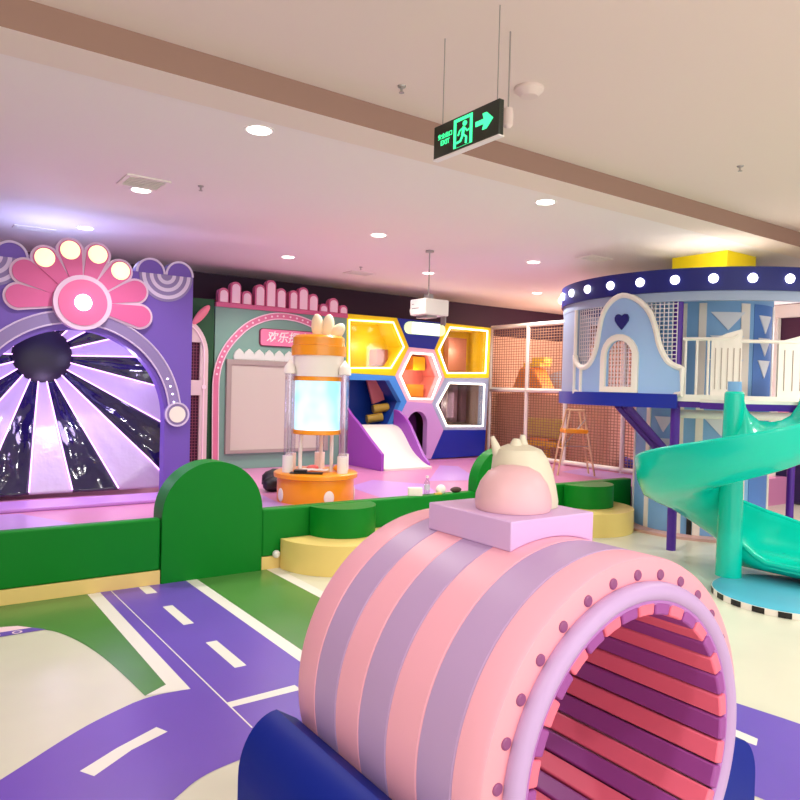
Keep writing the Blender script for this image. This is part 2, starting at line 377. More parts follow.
def sprinkler(x, y, z, label):
    t = thing('sprinkler_head', label, 'sprinkler', (x, y, z))
    bm = B(); lathe(bm, [(.025, 0), (.022, -.008), (.008, -.012), (.006, -.035), (.0, -.036)], x, y, 14); new_obj('body', bm, [M_METAL], t)
    bm = B(); lathe(bm, [(0, -.04), (.016, -.04), (.016, -.037), (0, -.037)], x, y, 14); new_obj('deflector', bm, [M_METAL], t)
    for o in t.children: 
        for v in o.data.vertices: v.co.z += z
        o.matrix_parent_inverse = parent_inv(t)
sprinkler(2.37, 3.40, 3.34, 'small sprinkler head on the near ceiling beside the step'); sprinkler(2.02, 5.73, 3.2, 'small sprinkler head beside the square vent')
sprinkler(5.09, 8.15, 3.2, 'tiny sprinkler head just in front of the projector rod'); sprinkler(5.2, 2.95, 3.34, 'small sprinkler head on the near ceiling in front of the castle')
# fix lamp heights (lathe profiles are given relative to the ceiling)
for o in list(COL.objects):
    if o.parent and o.parent.name.startswith('downlight') and o.type == 'MESH':
        for v in o.data.vertices: v.co.z += 3.2
# smoke detector
t = thing('smoke_detector', 'round white smoke detector on the ceiling beside the exit sign', 'smoke detector', (2.96, 2.96, 3.34))
bm = B(); lathe(bm, [(.085, 3.34), (.085, 3.325), (.07, 3.31), (.05, 3.29), (.0, 3.288)], 2.96, 2.96, 28); new_obj('housing', bm, [mat('smoke_white', (226, 208, 200), .5)], t)
bm = B(); lathe(bm, [(.072, 3.322), (.076, 3.318), (.072, 3.312)], 2.96, 2.96, 28); new_obj('vent_slot', bm, [M_DARK], t)

# ---- exit sign, hanging on two rods
EX = 2.2; y0, y1, z0, z1 = 2.385, 2.86, 2.748, 2.91
t = thing('exit_sign', 'black hanging emergency exit sign with glowing green running man and arrow', 'sign', (EX, 2.62, z0))
bm = B(); box(bm, EX, EX+.03, y0, y1, z0, z1); new_obj('sign_box', bm, [mat('sign_dark', (16, 34, 18), .35, coat=.4)], t, bevel=.003)
bm = B(); box(bm, EX-.002, EX+.032, y0-.004, y1+.004, z0-.006, z0); new_obj('edge_frame', bm, [M_WHITE], t)
M_EXG = mat('exit_green', (60, 235, 150), .5, emit=1.5)
L = y1-y0; Hh = z1-z0
def sg(u, v): return (y1-u*L, z0+v*Hh)      # u from the far end to the near end
bm = B()
prism(bm, [sg(.335,.08), sg(.62,.08), sg(.62,.93), sg(.335,.93)], -.003, 0, fX(EX), [[sg(.37,.08001), sg(.585,.08001), sg(.585,.84), sg(.37,.84)]])
new_obj('door_frame', bm, [M_EXG], t, smooth=False)
bm = B()
prism(bm, [sg(*p) for p in circle(.505, .72, .032, 12, .075)], -.003, 0, fX(EX))
def stroke(pts, w): tube(bm, [(EX-.002, *sg(*p)) for p in pts], w, 6)
stroke([(.495,.62),(.475,.38)], .0075); stroke([(.50,.6),(.545,.47),(.575,.5)], .004); stroke([(.48,.6),(.43,.55),(.405,.42)], .004)
stroke([(.485,.4),(.535,.3),(.53,.12)], .0055); stroke([(.475,.38),(.445,.24),(.385,.22)], .0055)
new_obj('running_figure', bm, [M_EXG], t, smooth=False)
bm = B(); prism(bm, [sg(.67,.46), sg(.79,.46), sg(.77,.3), sg(.83,.3), sg(.92,.53), sg(.83,.76), sg(.77,.76), sg(.79,.6), sg(.67,.6)], -.003, 0, fX(EX)); new_obj('arrow', bm, [M_EXG], t, smooth=False)
MT = Matrix.Translation((EX-.002, y1-.195*L, z0+.60*Hh)) @ Matrix(((0,0,-1,0),(-1,0,0,0),(0,1,0,0),(0,0,0,1)))
new_obj('lettering', text_bm('安全出口', .028, .0008, MT), [M_EXG], t, smooth=False)
MT = Matrix.Translation((EX-.002, y1-.195*L, z0+.40*Hh)) @ Matrix(((0,0,-1,0),(-1,0,0,0),(0,1,0,0),(0,0,0,1)))
new_obj('lettering', text_bm('EXIT', .034, .0008, MT), [M_EXG], t, smooth=False)
for yy in (y0+.03, y1-.05):
    bm = B(); tube(bm, [(EX+.015, yy, z1), (EX+.015, yy, 3.34)], .003, 6); new_obj('hanging_rod', bm, [M_METAL], t)
# small dome camera behind the sign
q = atX(508, 119, 2.42)
t = thing('dome_camera', 'small white dome camera hanging behind the exit sign', 'camera', (q.x, q.y, 3.34))
bm = B(); tube(bm, [(q.x, q.y, 3.34), (q.x, q.y, q.z+.05)], .004, 8); new_obj('rod', bm, [M_METAL], t)
bm = B(); lathe(bm, [(.0, q.z+.055), (.022, q.z+.05), (.026, q.z+.02), (.024, q.z-.03), (.012, q.z-.045), (0, q.z-.048)], q.x, q.y, 20); new_obj('housing', bm, [mat('smoke_white', (226, 208, 200), .5)], t)

# ---- projector
t = thing('projector', 'white box projector hanging on a thin rod from the ceiling', 'projector', (5.15, 6.75, 3.2))
qx0, qx1 = atY(425, 305, 6.5).x, atY(449, 305, 6.5).x; qy1 = atX(410, 305, qx0).y; qz1, qz0 = atY(425, 297.5, 6.5).z, atY(425, 314, 6.5).z
bm = B(); box(bm, qx0, qx1, 6.5, qy1, qz0, qz1); new_obj('body', bm, [mat('projector_white', (244, 236, 228), .5)], t, bevel=.012)
mx_, my_ = qx0+.14, 6.62
bm = B(); tube(bm, [(mx_, my_, qz1), (mx_, my_, 3.2)], .008, 8); box(bm, mx_-.04, mx_+.04, my_-.04, my_+.04, qz1, qz1+.06); lathe(bm, [(.05, 3.2), (.05, 3.18), (.0, 3.178)], mx_, my_, 16); new_obj('ceiling_mount', bm, [M_METAL], t)
bm = B(); box(bm, qx0-.002, qx0, 6.62, qy1-.04, qz0+.075, qz0+.083); new_obj('vent_slit', bm, [mat('slit_grey', (120, 110, 110), .6)], t, smooth=False)
bm = B(); box(bm, qx0-.002, qx0, qy1-.08, qy1-.04, qz0+.125, qz0+.131); new_obj('vent_slit', bm, [mat('slit_grey', (120, 110, 110), .6)], t, smooth=False)
bm = B(); lathe(bm, [(.0, 0), (.05, 0), (.055, .04), (.04, .05), (0, .05)], 0, 0, 20, 0, Matrix.Translation((qx0+.08, qy1, qz0+.06)) @ Matrix.Rotation(-PI/2, 4, 'X')); new_obj('lens', bm, [M_OFF], t)
bm = B(); box(bm, qx0+.06, qx0+.2, 6.53, qy1-.05, qz0-.03, qz0); new_obj('lens_housing', bm, [M_METAL], t); bm = B(); box(bm, qx1-.04, qx1-.02, 6.52, 6.6, qz0-.1, qz0); new_obj('bracket', bm, [M_METAL], t)

# ================================================================ LEFT VIOLET FACADE WITH THE STRIPED SLIDE
YP = 7.3
t = thing('slide_facade', 'violet play facade with a pink petal flower above a black and white striped slide', 'play panel', (1.3, YP, PF))
ox, oz, orr = 1.40, 1.22, .845
hole = [(ox+orr, .42)] + arc(ox, oz, orr, 0, 180, 32) + [(ox-orr, .42)]
R2 = .135
top = []
sc_x = [2.515-.145, 2.515-.435]
out = [(.2, .41), (2.515, .41), (2.515, 2.68)] + arc(sc_x[0], 2.68, .145, 0, 180, 14, .15)[1:] + arc(sc_x[1], 2.68, .145, 0, 180, 14, .15)[1:] + [(1.0, 2.68)] + \
      arc(.84, 2.68, .145, 0, 180, 14, .15) + arc(.55, 2.68, .145, 0, 180, 14, .15)[1:] + [(.2, 2.68)]
bm = B(); prism(bm, out, 0, .14, fY(YP), [hole]); new_obj('panel', bm, [M_VIOLET], t, bevel=.006)
for cxx in (*sc_x, .84, .55):
    bm = B(); prism(bm, arc(cxx, 2.68, .145, 0, 180, 16, .15)+arc(cxx, 2.68, .125, 180, 0, 16, .13), -.012, 0, fY(YP)); new_obj('scallop_rim', bm, [mat('lilac_white', (216, 200, 232), .5)], t)
for cxx in (2.235, .68):
    m0 = B(); prism(m0, arc(cxx, 2.675, .27, 180, 360, 24), -.01, 0, fY(YP)); md = new_obj('rainbow_medallion', m0, [M_GREYV], t)
    for rr in (.245, .17, .095):
        m0 = B(); prism(m0, arc(cxx, 2.675, rr, 180, 360, 24)+arc(cxx, 2.675, rr-.036, 360, 180, 24), -.016, -.01, fY(YP)); new_obj('half_ring', m0, [mat('lilac_white', (216, 200, 232), .5)], md)
# arch band
ax, az = 1.40, 1.24
m0 = B(); band = [(ax+1.0, az-.02)]+arc(ax, az, 1.0, 0, 180, 40)+[(ax-1.0, az-.02), (ax-.885, az-.02)]+arc(ax, az, .885, 180, 0, 40)+[(ax+.885, az-.02)]
prism(m0, band, -.03, 0, fY(YP)); ab = new_obj('arch_band', m0, [M_GREYV], t)
m0 = B(); tube(m0, [(u, YP-.03, v) for u, v in band], .009, 6, closed=True); new_obj('edge_line', m0, [mat('lilac_white', (216, 200, 232), .5)], ab)
for k in range(4):
    a = math.radians(9+k*5); m0 = B(); cxx, czz = ax+.94*math.cos(a), az+.94*math.sin(a); prism(m0, circle(cxx, czz, .009, 10), -.036, -.03, fY(YP)); new_obj('light_dot', m0, [M_BULB], ab)
for s in (1, -1):
    m0 = B(); prism(m0, circle(ax+s*.96, az+.02, .125, 28), -.045, 0, fY(YP)); kb = new_obj('end_disc', m0, [M_GREYV], t)
    m0 = B(); prism(m0, circle(ax+s*.96, az+.02, .125, 28), -.055, -.045, fY(YP), [circle(ax+s*.96, az+.02, .108, 28)]); new_obj('rim', m0, [mat('lilac_white', (216, 200, 232), .5)], kb)
    m0 = B(); prism(m0, circle(ax+s*.96, az+.02, .083, 28), -.055, -.045, fY(YP)); new_obj('disc_face', m0, [M_OFF], kb)
# petal flower
fx, fz = atY(82, 303, YP-.06).x, atY(82, 303, YP-.06).z
def petal(ang, R, rw, d, grow=0):
    a = math.radians(ang); e = (math.cos(a), math.sin(a)); n = (-e[1], e[0]); pts = []
    rr = rw+grow; c = R-rw
    for i in range(17):
        b = -PI/2+PI*i/16; u = c+rr*math.cos(b); v = rr*math.sin(b); pts.append((fx+e[0]*u+n[0]*v, fz+e[1]*u+n[1]*v))
    pts.append((fx+e[0]*.08+n[0]*(.03+grow*.6), fz+e[1]*.08+n[1]*(.03+grow*.6))); pts.append((fx+e[0]*.08-n[0]*(.03+grow*.6), fz+e[1]*.08-n[1]*(.03+grow*.6)))
    return pts
fl = None
specs = [(178, .635, .105, 0), (153, .645, .105, 0), (18, .62, .105, 0), (-9, .645, .105, 0), (130, .60, .10, 1), (103, .59, .10, 1), (74.5, .585, .10, 1), (45, .575, .10, 1)]
for i, (an, R_, rw, lampd) in enumerate(specs):
    dd = -.05-.004*i
    m0 = B(); prism(m0, petal(an, R_, rw, 0, .022), dd+.014, -.0, fY(YP)); pt = new_obj('petal', m0, [mat('petal_rim', (226, 196, 224), .5)], t)
    m0 = B(); prism(m0, petal(an, R_, rw, 0), dd, dd+.014, fY(YP)); new_obj('petal_face', m0, [mat('petal_pink', (218, 96, 158) if not lampd else (206, 112, 180), .45)], pt)
    if lampd:
        a = math.radians(an); c = R_-rw+.005
        m0 = B(); lathe(m0, [(.0, .03), (.06, .025), (.08, .012), (.086, 0)], 0, 0, 28, 0, Matrix.Translation((fx+c*math.cos(a), YP+dd, fz+c*math.sin(a))) @ Matrix.Rotation(PI/2, 4, 'X')); new_obj('petal_lamp', m0, [M_WARM], pt)
m0 = B(); prism(m0, circle(fx, fz, .257, 48), -.11, 0, fY(YP)); fc = new_obj('flower_centre', m0, [mat('petal_rim', (226, 196, 224), .5)], t)
m0 = B(); prism(m0, circle(fx, fz, .215, 48), -.118, -.11, fY(YP)); new_obj('centre_face', m0, [mat('centre_pink', (224, 104, 160), .45)], fc)
m0 = B(); lathe(m0, [(0, .03), (.055, .026), (.072, .01), (.076, 0)], 0, 0, 28, 0, Matrix.Translation((fx, YP-.118, fz)) @ Matrix.Rotation(PI/2, 4, 'X')); new_obj('centre_lamp', m0, [M_LAMP], fc)
m0 = B(); box(m0, .25, 2.5, YP-.25, YP+.2, PF, PF+.035); new_obj('threshold', m0, [mat('lilac_sill', (200, 140, 226), .35)], t, bevel=.01)

# the striped slide inside: a funnel of radiating strips
cc = atY(41, 355, 8.35)
t2 = thing('striped_slide', 'glossy black and white striped funnel slide behind the violet facade', 'slide', (cc.x, 8.0, PF))
M_SBLK = mat('slide_black', (16, 12, 60), .12, coat=1, bump=.3, bscale=6); M_SWHT = mat('slide_white', (206, 190, 222), .3, bump=.5, bscale=5, coat=.3)
for m_ in (M_SBLK, M_SWHT):
    for n_ in m_.node_tree.nodes:
        if n_.type == 'BUMP': n_.inputs['Distance'].default_value = -.03 if m_ is M_SBLK else .03
def ray_len(a, r0=.29):
    ca, sa = math.cos(a), math.sin(a); r = 2.2
    if ca > 0: r = min(r, (2.62-cc.x)/ca)
    if ca < 0: r = min(r, (cc.x+.9)/-ca)
    if sa < 0: r = min(r, (cc.z-(PF+.05))/-sa)
    if sa > 0: r = min(r, (2.55-cc.z)/sa)
    return r
def fun(a, r): return Vector((cc.x+r*math.cos(a), 8.35-.62*min(1, r/1.5)**1.2, cc.z+r*math.sin(a)))
for k in range(22):
    a0 = math.radians(1+k*360/22); a1 = math.radians(1+(k+1)*360/22)
    m0 = B(); NA, NR = 12, 44; g = []; blk = k % 2 == 1
    for i in range(NA+1):
        a = a0+(a1-a0)*i/NA; rm = ray_len(a); row = []
        for j in range(NR+1):
            rr_ = .28+(rm-.28)*j/NR; e_ = math.sin(PI*i/NA)**.5; amp = (.03 if blk else .007)*e_*min(1, rr_/.8)
            n_ = noise.fractal(Vector((k*3.1+i/NA*2.6, rr_*2.6, k*1.7)), 1.0, 2.0, 3)
            row.append(m0.verts.new(fun(a, rr_)+Vector((0, -amp*n_, 0))))
        g.append(row)
    for i in range(NA):
        for j in range(NR): m0.faces.new([g[i][j], g[i+1][j], g[i+1][j+1], g[i][j+1]])
    o = new_obj('slide_strip', m0, [M_SBLK if k % 2 else M_SWHT], t2)
    s = o.modifiers.new('thick', 'SOLIDIFY'); s.thickness = .02; s.offset = 1
    o['label'] = 'glossy black strip' if k % 2 else 'pale lilac strip'
    rm = ray_len(a0)
    m0 = B(); tube(m0, [fun(a0, .28+(rm-.30)*j/8)+Vector((0, -.012, 0)) for j in range(9)], .007, 6); new_obj('neon_line', m0, [M_NEONP], t2)
m0 = B(); ellipsoid(m0, (cc.x, 8.32, cc.z), .35, .1, .35); new_obj('hub', m0, [mat('hub_black', (24, 12, 40), .4)], t2)

# ================================================================ BUNNY DOOR, SAGE BOARD WALL
YT = 9.35
def X9(px, Y=YT): return atY(px, 380, Y).x
t = thing('green_panel', 'narrow dark green wall panel between violet facade and sage wall', 'panel', (3.2, YT, PF))
m0 = B(); box(m0, 2.3, X9(213.3), YT+.02, YT+.12, PF, 2.72); new_obj('board', m0, [M_DGREEN], t, smooth=False)
YD = 9.2; t = thing('arched_mesh_door', 'pale pink arched panel with dark mesh windows and a pink bunny ear', 'panel', (3.0, YD, PF))
xr = atY(208, 380, YD).x; xc_ = xr-.42
o_ = [(xc_-.42, PF), (xr, PF)] + arc(xc_, 1.95, .42, 0, 180, 20, .5)[0:]
w1 = [(xc_-.27, 1.62), (xc_+.31, 1.62), (xc_+.31, 2.12), (xc_-.27, 2.12)]; w2 = [(xc_-.275, .5), (xc_+.312, .503), (xc_+.311, 1.42), (xc_-.272, 1.423)]
m0 = B(); prism(m0, o_, 0, .08, fY(YD), [w1, w2]); new_obj('door_leaf', m0, [mat('blush_panel', (226, 200, 200), .5)], t, bevel=.005)
m0 = B(); tube(m0, [(u, YD-.004, v) for u, v in offs(o_, .06)], .012, 6, closed=True); new_obj('edge_piping', m0, [M_PINKL], t)
for w in (w1, w2):
    m0 = B(); prism(m0, w, .05, .07, fY(YD)); wp = new_obj('window_backing', m0, [mat('mesh_dark', (70, 20, 50), .7)], t, smooth=False)
    m0 = B(); net(m0, lambda u, v, d: Vector((u, YD+.04+d, v)), w[0][0], w[1][0], w[0][1], w[2][1], .04, .04, .006); new_obj('wire_mesh', m0, [mat('mesh_rose', (150, 70, 100), .6)], wp, smooth=False)
c_ = atY(205, 315, YD); m0 = B(); Mr = Matrix.Rotation(math.radians(40), 4, 'Y'); ellipsoid(m0, (c_.x-.05, YD, c_.z), .055, .03, .17, Mr); new_obj('bunny_ear', m0, [mat('ear_pink', (240, 130, 150), .5)], t)
m0 = B(); prism(m0, circle(xr-.06, atY(203, 387, YD).z, .03, 14), -.02, 0, fY(YD)); new_obj('door_knob', m0, [M_PINKL], t)

t = thing('sage_board_wall', 'sage green play wall with pink arch, pink skyline and big whiteboard', 'play panel', (4.5, YT, PF))
xl, xr = X9(214), X9(345.5); TZ = 2.63
m0 = B(); box(m0, xl, xr, YT, YT+.1, PF, TZ); new_obj('panel', m0, [M_TEAL], t, bevel=.004)
m0 = B(); box(m0, xl, xr, YT-.03, YT+.1, TZ, TZ+.06); new_obj('skyline_base', m0, [M_PINKP], t, bevel=.006)
bars = [(160,208,.20),(213,262,.30),(265,310,.19),(322,368,.30),(370,417,.38),(417,462,.28),(474,514,.27),(515,560,.33),(560,604,.25),(610,648,.12),(650,694,.22),(697,735,.13)]
for a, b, h in bars:
    u0, u1 = X9(180+a*.225), X9(180+b*.225); r = (u1-u0)/2-.004; cx_ = (u0+u1)/2; zb = TZ+.06; zc = max(zb+.01, zb+h-r)
    o_ = [(cx_-r, zb), (cx_+r, zb)]+arc(cx_, zc, r, 0, 180, 14)
    m0 = B(); prism(m0, o_, -.02, .08, fY(YT)); br = new_obj('skyline_bar', m0, [M_PINKP], t)
    o2 = offs([(cx_-r, zb), (cx_+r, zb)]+arc(cx_, zc, r, 0, 180, 14), .02); m0 = B(); prism(m0, [(u, v-.012) for u, v in o2], -.032, -.02, fY(YT)); new_obj('bar_face', m0, [M_PINKL], br)
# pink arch: circular arc then straight leg
acx, acz, ar = X9(290), atY(290, 385, YT).z-.0, 0
ptsr = [(215,382.5),(217,369),(220.5,358),(226,347.5),(234,337.5),(245,327),(256.5,320.6),(270,316.6),(281,316),(295,318),(306,321.8),(315,326),(325,334),(333,345),(338,360),(341,378)]
cl = [(atY(x, y, YT).x, atY(x, y, YT).z) for x, y in ptsr]
cl = [(cl[0][0]+.02, PF+.01), (cl[0][0]+.01, 1.0)] + cl + [(cl[-1][0]+.03, 1.4), (cl[-1][0]+.04, PF+.01)]
def ribbon(pts, w):
    L_, R_ = [], []
    for i, p in enumerate(pts):
        a = Vector(pts[max(i-1, 0)]); b = Vector(pts[min(i+1, len(pts)-1)]); tt = (b-a).normalized(); n = Vector((-tt.y, tt.x)); p = Vector(p)
        L_.append(tuple(p+n*w/2)); R_.append(tuple(p-n*w/2))
    return L_+R_[::-1]
cls = smoothen(cl)
m0 = B(); prism(m0, ribbon(cls, .085), -.02, 0, fY(YT)); pa = new_obj('pink_arch', m0, [mat('arch_pink', (226, 124, 160), .45)], t)
m0 = B(); tube(m0, [(u, YT-.02, v) for u, v in ribbon(cls, .085)], .009, 6, closed=True); new_obj('arch_edge', m0, [M_PINKL], pa)
for k in range(20):
    i = 12+k*2
    if i < len(cls)-8:
        u, v = cls[i]; m0 = B(); prism(m0, circle(u, v, .015, 10), -.026, -.02, fY(YT)); new_obj('arch_dot', m0, [M_PINKL], pa)
# sign
(sx0, sz0), (sx1, sz1) = xz([(259.5, 345), (259.5, 330.5)], YT)[0], xz([(313, 348), (313, 332)], YT)[1]
sz0, sz1 = 2.14, 2.37; rr = .04; sx1 = X9(311)
o_ = arc(sx1-rr, sz1-rr, rr, 0, 90, 5)+arc(sx0+rr, sz1-rr, rr, 90, 180, 5)+arc(sx0+rr, sz0+rr, rr, 180, 270, 5)+arc(sx1-rr, sz0+rr, rr, 270, 360, 5)
m0 = B(); prism(m0, offs(o_, -.012), -.02, 0, fY(YT)); sgn = new_obj('name_board', m0, [mat('sign_shadow', (120, 40, 70), .5)], t)
m0 = B(); prism(m0, o_, -.04, -.02, fY(YT)); new_obj('sign_face', m0, [mat('sign_pink', (238, 130, 168), .45)], sgn)
MT = Matrix.Translation(((sx0+sx1)/2, YT-.043, (sz0+sz1)/2)) @ Matrix.Rotation(PI/2, 4, 'X')
new_obj('lettering', text_bm('欢乐探索', .165, .003, MT, .25), [M_WHITE], sgn, smooth=False)
# whiteboard
bx0, bx1, bz0, bz1 = X9(225.5), X9(328), .62, 1.92
m0 = B(); prism(m0, [(bx0, bz0), (bx1, bz0), (bx1, bz1), (bx0, bz1)], -.05, 0, fY(YT), [[(bx0+.07, bz0+.05), (bx1-.07, bz0+.05), (bx1-.07, bz1-.07), (bx0+.07, bz1-.07)]]); wb = new_obj('board_frame', m0, [mat('board_frame', (170, 156, 148), .5)], t, bevel=.004)
m0 = B(); box(m0, bx0+.07, bx1-.07, YT-.03, YT, bz0+.05, bz1-.07); new_obj('board_face', m0, [mat('board_white', (208, 200, 186), .35)], wb, smooth=False)
for k in range(8):
    cx_ = X9(238+k*10); o_ = [(cx_-.08, bz1), (cx_+.08, bz1), (cx_+.085, bz1+.06), (cx_+.06, bz1+.11), (cx_, bz1+.16), (cx_-.06, bz1+.11), (cx_-.085, bz1+.06)]
    m0 = B(); prism(m0, o_, -.035, 0, fY(YT)); new_obj('crest_cloud', m0, [mat('crest', (222, 226, 216), .5)], wb, bevel=.01)

# ================================================================ HEXAGON WALL
YH = 9.35
t = thing('hexagon_wall', 'colourful honeycomb play wall with yellow, blue and pink hexagon windows', 'play panel', (7, YH, PF))
def P(pts): return xz(pts, YH)
TL = P([(346.5,313.5),(397,318),(409,347),(395,376),(346.5,373)]); TR = P([(446,323),(491,328),(489,378),(445,378),(434.5,349.5)])
TC = P([(397,318),(446,323),(434.5,349.5),(409,347)]); CE = P([(409,347),(434.5,349.5),(445,378),(432,403.5),(407,401.5),(395,376)])
BL = P([(346.5,373),(395,376),(407,401.5),(391,434),(346.5,434)]); BR = P([(445,378),(489,378),(486,430),(443.5,430),(432,403.5)])
BB = P([(443.5,430),(486,430),(484.5,455.5),(431,459)]); DO = P([(407,401.5),(432,403.5),(443.5,430),(431,459),(385,461),(391,434)])
LED = dict(TL=P([(349,320),(393,322.5),(403.5,347),(390.5,368),(349,368)]), TR=P([(450,327.5),(487,331),(485,373),(447,373),(438.5,350)]),
           CE=P([(411,353),(432,354.5),(440,377),(431.5,399),(410,398.5),(400,376)]), BR=P([(449,383),(484,384.5),(482.5,426),(446.5,426),(437,405)]))
def cell(outer, name, mf, inner=None, led=None, mled=None, back=None, depth=.45, pane=True):
    inner = inner or offs(outer, .05)
    m0 = B(); prism(m0, outer, 0, .12, fY(YH), [inner]); c = new_obj(name, m0, [mf], t, bevel=.004)
    if led: m0 = B(); tube(m0, [(u, YH-.01, v) for u, v in led], .015, 6, closed=True); new_obj('light_strip', m0, [mled], c)
    if back:
        m0 = B(); n = len(inner); f = [m0.verts.new((u, YH+.12, v)) for u, v in inner]; b = [m0.verts.new((u, YH+depth, v)) for u, v in inner]
        m0.faces.new(b)
        for i in range(n): m0.faces.new([f[i], f[(i+1) % n], b[(i+1) % n], b[i]])
        new_obj('recess', m0, [back], c, smooth=False)
    if led:
        uc = sum(u for u, v in led)/len(led); vc = sum(v for u, v in led)/len(led); point_light('cell_light', (uc, YH+.16, vc), 4, (1, .92, .8), .02)
    if pane: m0 = B(); prism(m0, inner, .02, .03, fY(YH)); new_obj('pane', m0, [M_GLASS], c, smooth=False)
    return c
M_YREC = mat('yellow_recess', (244, 214, 20), .4)
c = cell(TL, 'hexagon_window', M_YELP, offs(LED['TL'], .015), LED['TL'], M_NEONY, M_YREC)
m0 = B(); box(m0, X9(388)-.1, X9(388)+.12, YH+.2, YH+.4, 1.95, 2.2); new_obj('inner_block', m0, [mat('brown_block', (170, 90, 60), .5)], c)
c = cell(TR, 'hexagon_window', M_YELP, offs(LED['TR'], .015), LED['TR'], M_NEON, M_YREC)
p0, p1 = P([(459, 371)])[0], P([(478, 338)])[0]
m0 = B(); box(m0, p0[0], p1[0], YH+.3, YH+.44, p0[1], p1[1]); new_obj('inner_block', m0, [mat('rose_brown', (176, 110, 90), .5)], c)
c = cell(CE, 'hexagon_window', mat('blush_frame', (240, 190, 205), .5), offs(LED['CE'], .015), LED['CE'], M_NEON, mat('rose_recess', (214, 120, 110), .5))
m0 = B(); a_, b_ = P([(414, 398)])[0], P([(431, 380)])[0]; box(m0, a_[0], b_[0], YH+.2, YH+.4, a_[1]+.02, b_[1]-.08); new_obj('inner_block', m0, [M_ORANGE], c)
m0 = B(); a_, b_ = P([(425, 370)])[0], P([(435, 357)])[0]; box(m0, a_[0]-.1, b_[0]-.05, YH+.2, YH+.4, a_[1], b_[1]); new_obj('inner_block', m0, [M_YELP], c)
c = cell(BR, 'hexagon_window', M_GBLUE, offs(LED['BR'], .015), LED['BR'], M_NEON, mat('taupe_recess', (150, 130, 120), .5))
for px in (452, 463, 472): m0 = B(); a_ = P([(px, 424)])[0]; box(m0, a_[0], a_[0]+.11, YH+.3, YH+.43, a_[1]+.02, 1.72); new_obj('inner_post', m0, [mat('dark_brown', (84, 60, 70), .5)], c)
c = cell(BL, 'open_hexagon', M_SKY, P([(349,380),(389,380.5),(401,402),(390,427.5),(349,428)]), None, None, mat('deep_blue_recess', (16, 62, 158), .4), .6, False)
for (px, py) in ((375, 418), (381, 408)):
    a_ = atY(px, py, YH+.35); m0 = B(); tube(m0, [(a_.x-.16, YH+.35, a_.z-.02), (a_.x+.1, YH+.3, a_.z+.02)], .07, 16); new_obj('gold_roller', m0, [mat('gold', (190, 150, 50), .35)], c)
a_ = atY(375, 389, YH+.4); m0 = B(); box(m0, -.12, .12, -.02, .02, -.22, .22, 0, Matrix.Translation(a_) @ Matrix.Rotation(math.radians(-18), 4, 'Y')); new_obj('pink_flap', m0, [mat('salmon', (226, 120, 120), .5)], c)
c = cell(TC, 'blue_panel', M_BLUE, None, None, None, None, 0, False)
m0 = B(); prism(m0, offs(TC, .045), .0, .1, fY(YH)); new_obj('panel_face', m0, [M_BLUE], c)
pl = P([(404, 327), (444, 327)]); zz_ = 2.565; rr = .10; o_ = arc(pl[1][0]-rr, zz_, rr, -90, 90, 10)+arc(pl[0][0]+rr, zz_, rr, 90, 270, 10)
m0 = B(); prism(m0, o_, -.04, 0, fY(YH)); lt = new_obj('pill_light', m0, [mat('pill_green', (214, 240, 190), .5, emit=.7)], c)
m0 = B(); prism(m0, [(pl[0][0]+.14, zz_-.085), (pl[1][0]-.14, zz_-.085), (pl[1][0]-.14, zz_+.085), (pl[0][0]+.14, zz_+.085)], -.046, -.04, fY(YH)); new_obj('light_face', m0, [M_BULB], lt)
m0 = B(); prism(m0, BB, 0, .12, fY(YH)); new_obj('blue_base_panel', m0, [M_BLUE], t, bevel=.004)
dx0, dx1 = X9(408.5), X9(428.5); dc = (dx0+dx1)/2; dr = (dx1-dx0)/2
dh = [(dx0, .47), (dx1, .47)]+arc(dc, 1.0, dr, 0, 180, 16)
m0 = B(); prism(m0, DO, 0, .12, fY(YH), [dh]); dd_ = new_obj('arch_door_panel', m0, [mat('lilac_door', (205, 160, 222), .45)], t, bevel=.004)
m0 = B(); prism(m0, dh, .3, .34, fY(YH)); new_obj('dark_doorway', m0, [mat('plum_dark', (86, 22, 96), .5)], dd_, smooth=False)

# toddler slide in front
t = thing('toddler_slide', 'small white slide with purple side walls leading out of the honeycomb wall', 'slide', (6.1, 8.9, PF))
sx1 = 6.56
sx0 = 5.62
prof = [(8.33, PF), (8.33, .64), (8.66, .84), (8.95, 1.03), (9.2, 1.17), (9.33, 1.27), (9.33, PF)]
m0 = B(); prism(m0, prof, 0, .05, fX(sx0)); new_obj('side_wall', m0, [mat('orchid', (158, 70, 188), .4)], t, bevel=.006)
prof2 = [(8.40, PF), (8.40, .47), (8.54, .58), (8.74, .82), (8.88, 1.0), (9.05, 1.15), (9.2, 1.22), (9.33, 1.24), (9.33, PF)]
m0 = B(); prism(m0, prof2, 0, .05, fX(sx1-.05)); new_obj('side_wall', m0, [mat('orchid', (158, 70, 188), .4)], t, bevel=.006)
sp = smoothen([(8.30, PF+.03), (8.48, PF+.06), (8.8, .62), (9.0, .84), (9.15, .97), (9.35, 1.0)], 2)
m0 = B(); prism(m0, sp+[(9.35, PF), (8.30, PF)], .05, sx1-.05-sx0, fX(sx0)); new_obj('slide_bed', m0, [M_OFF], t)

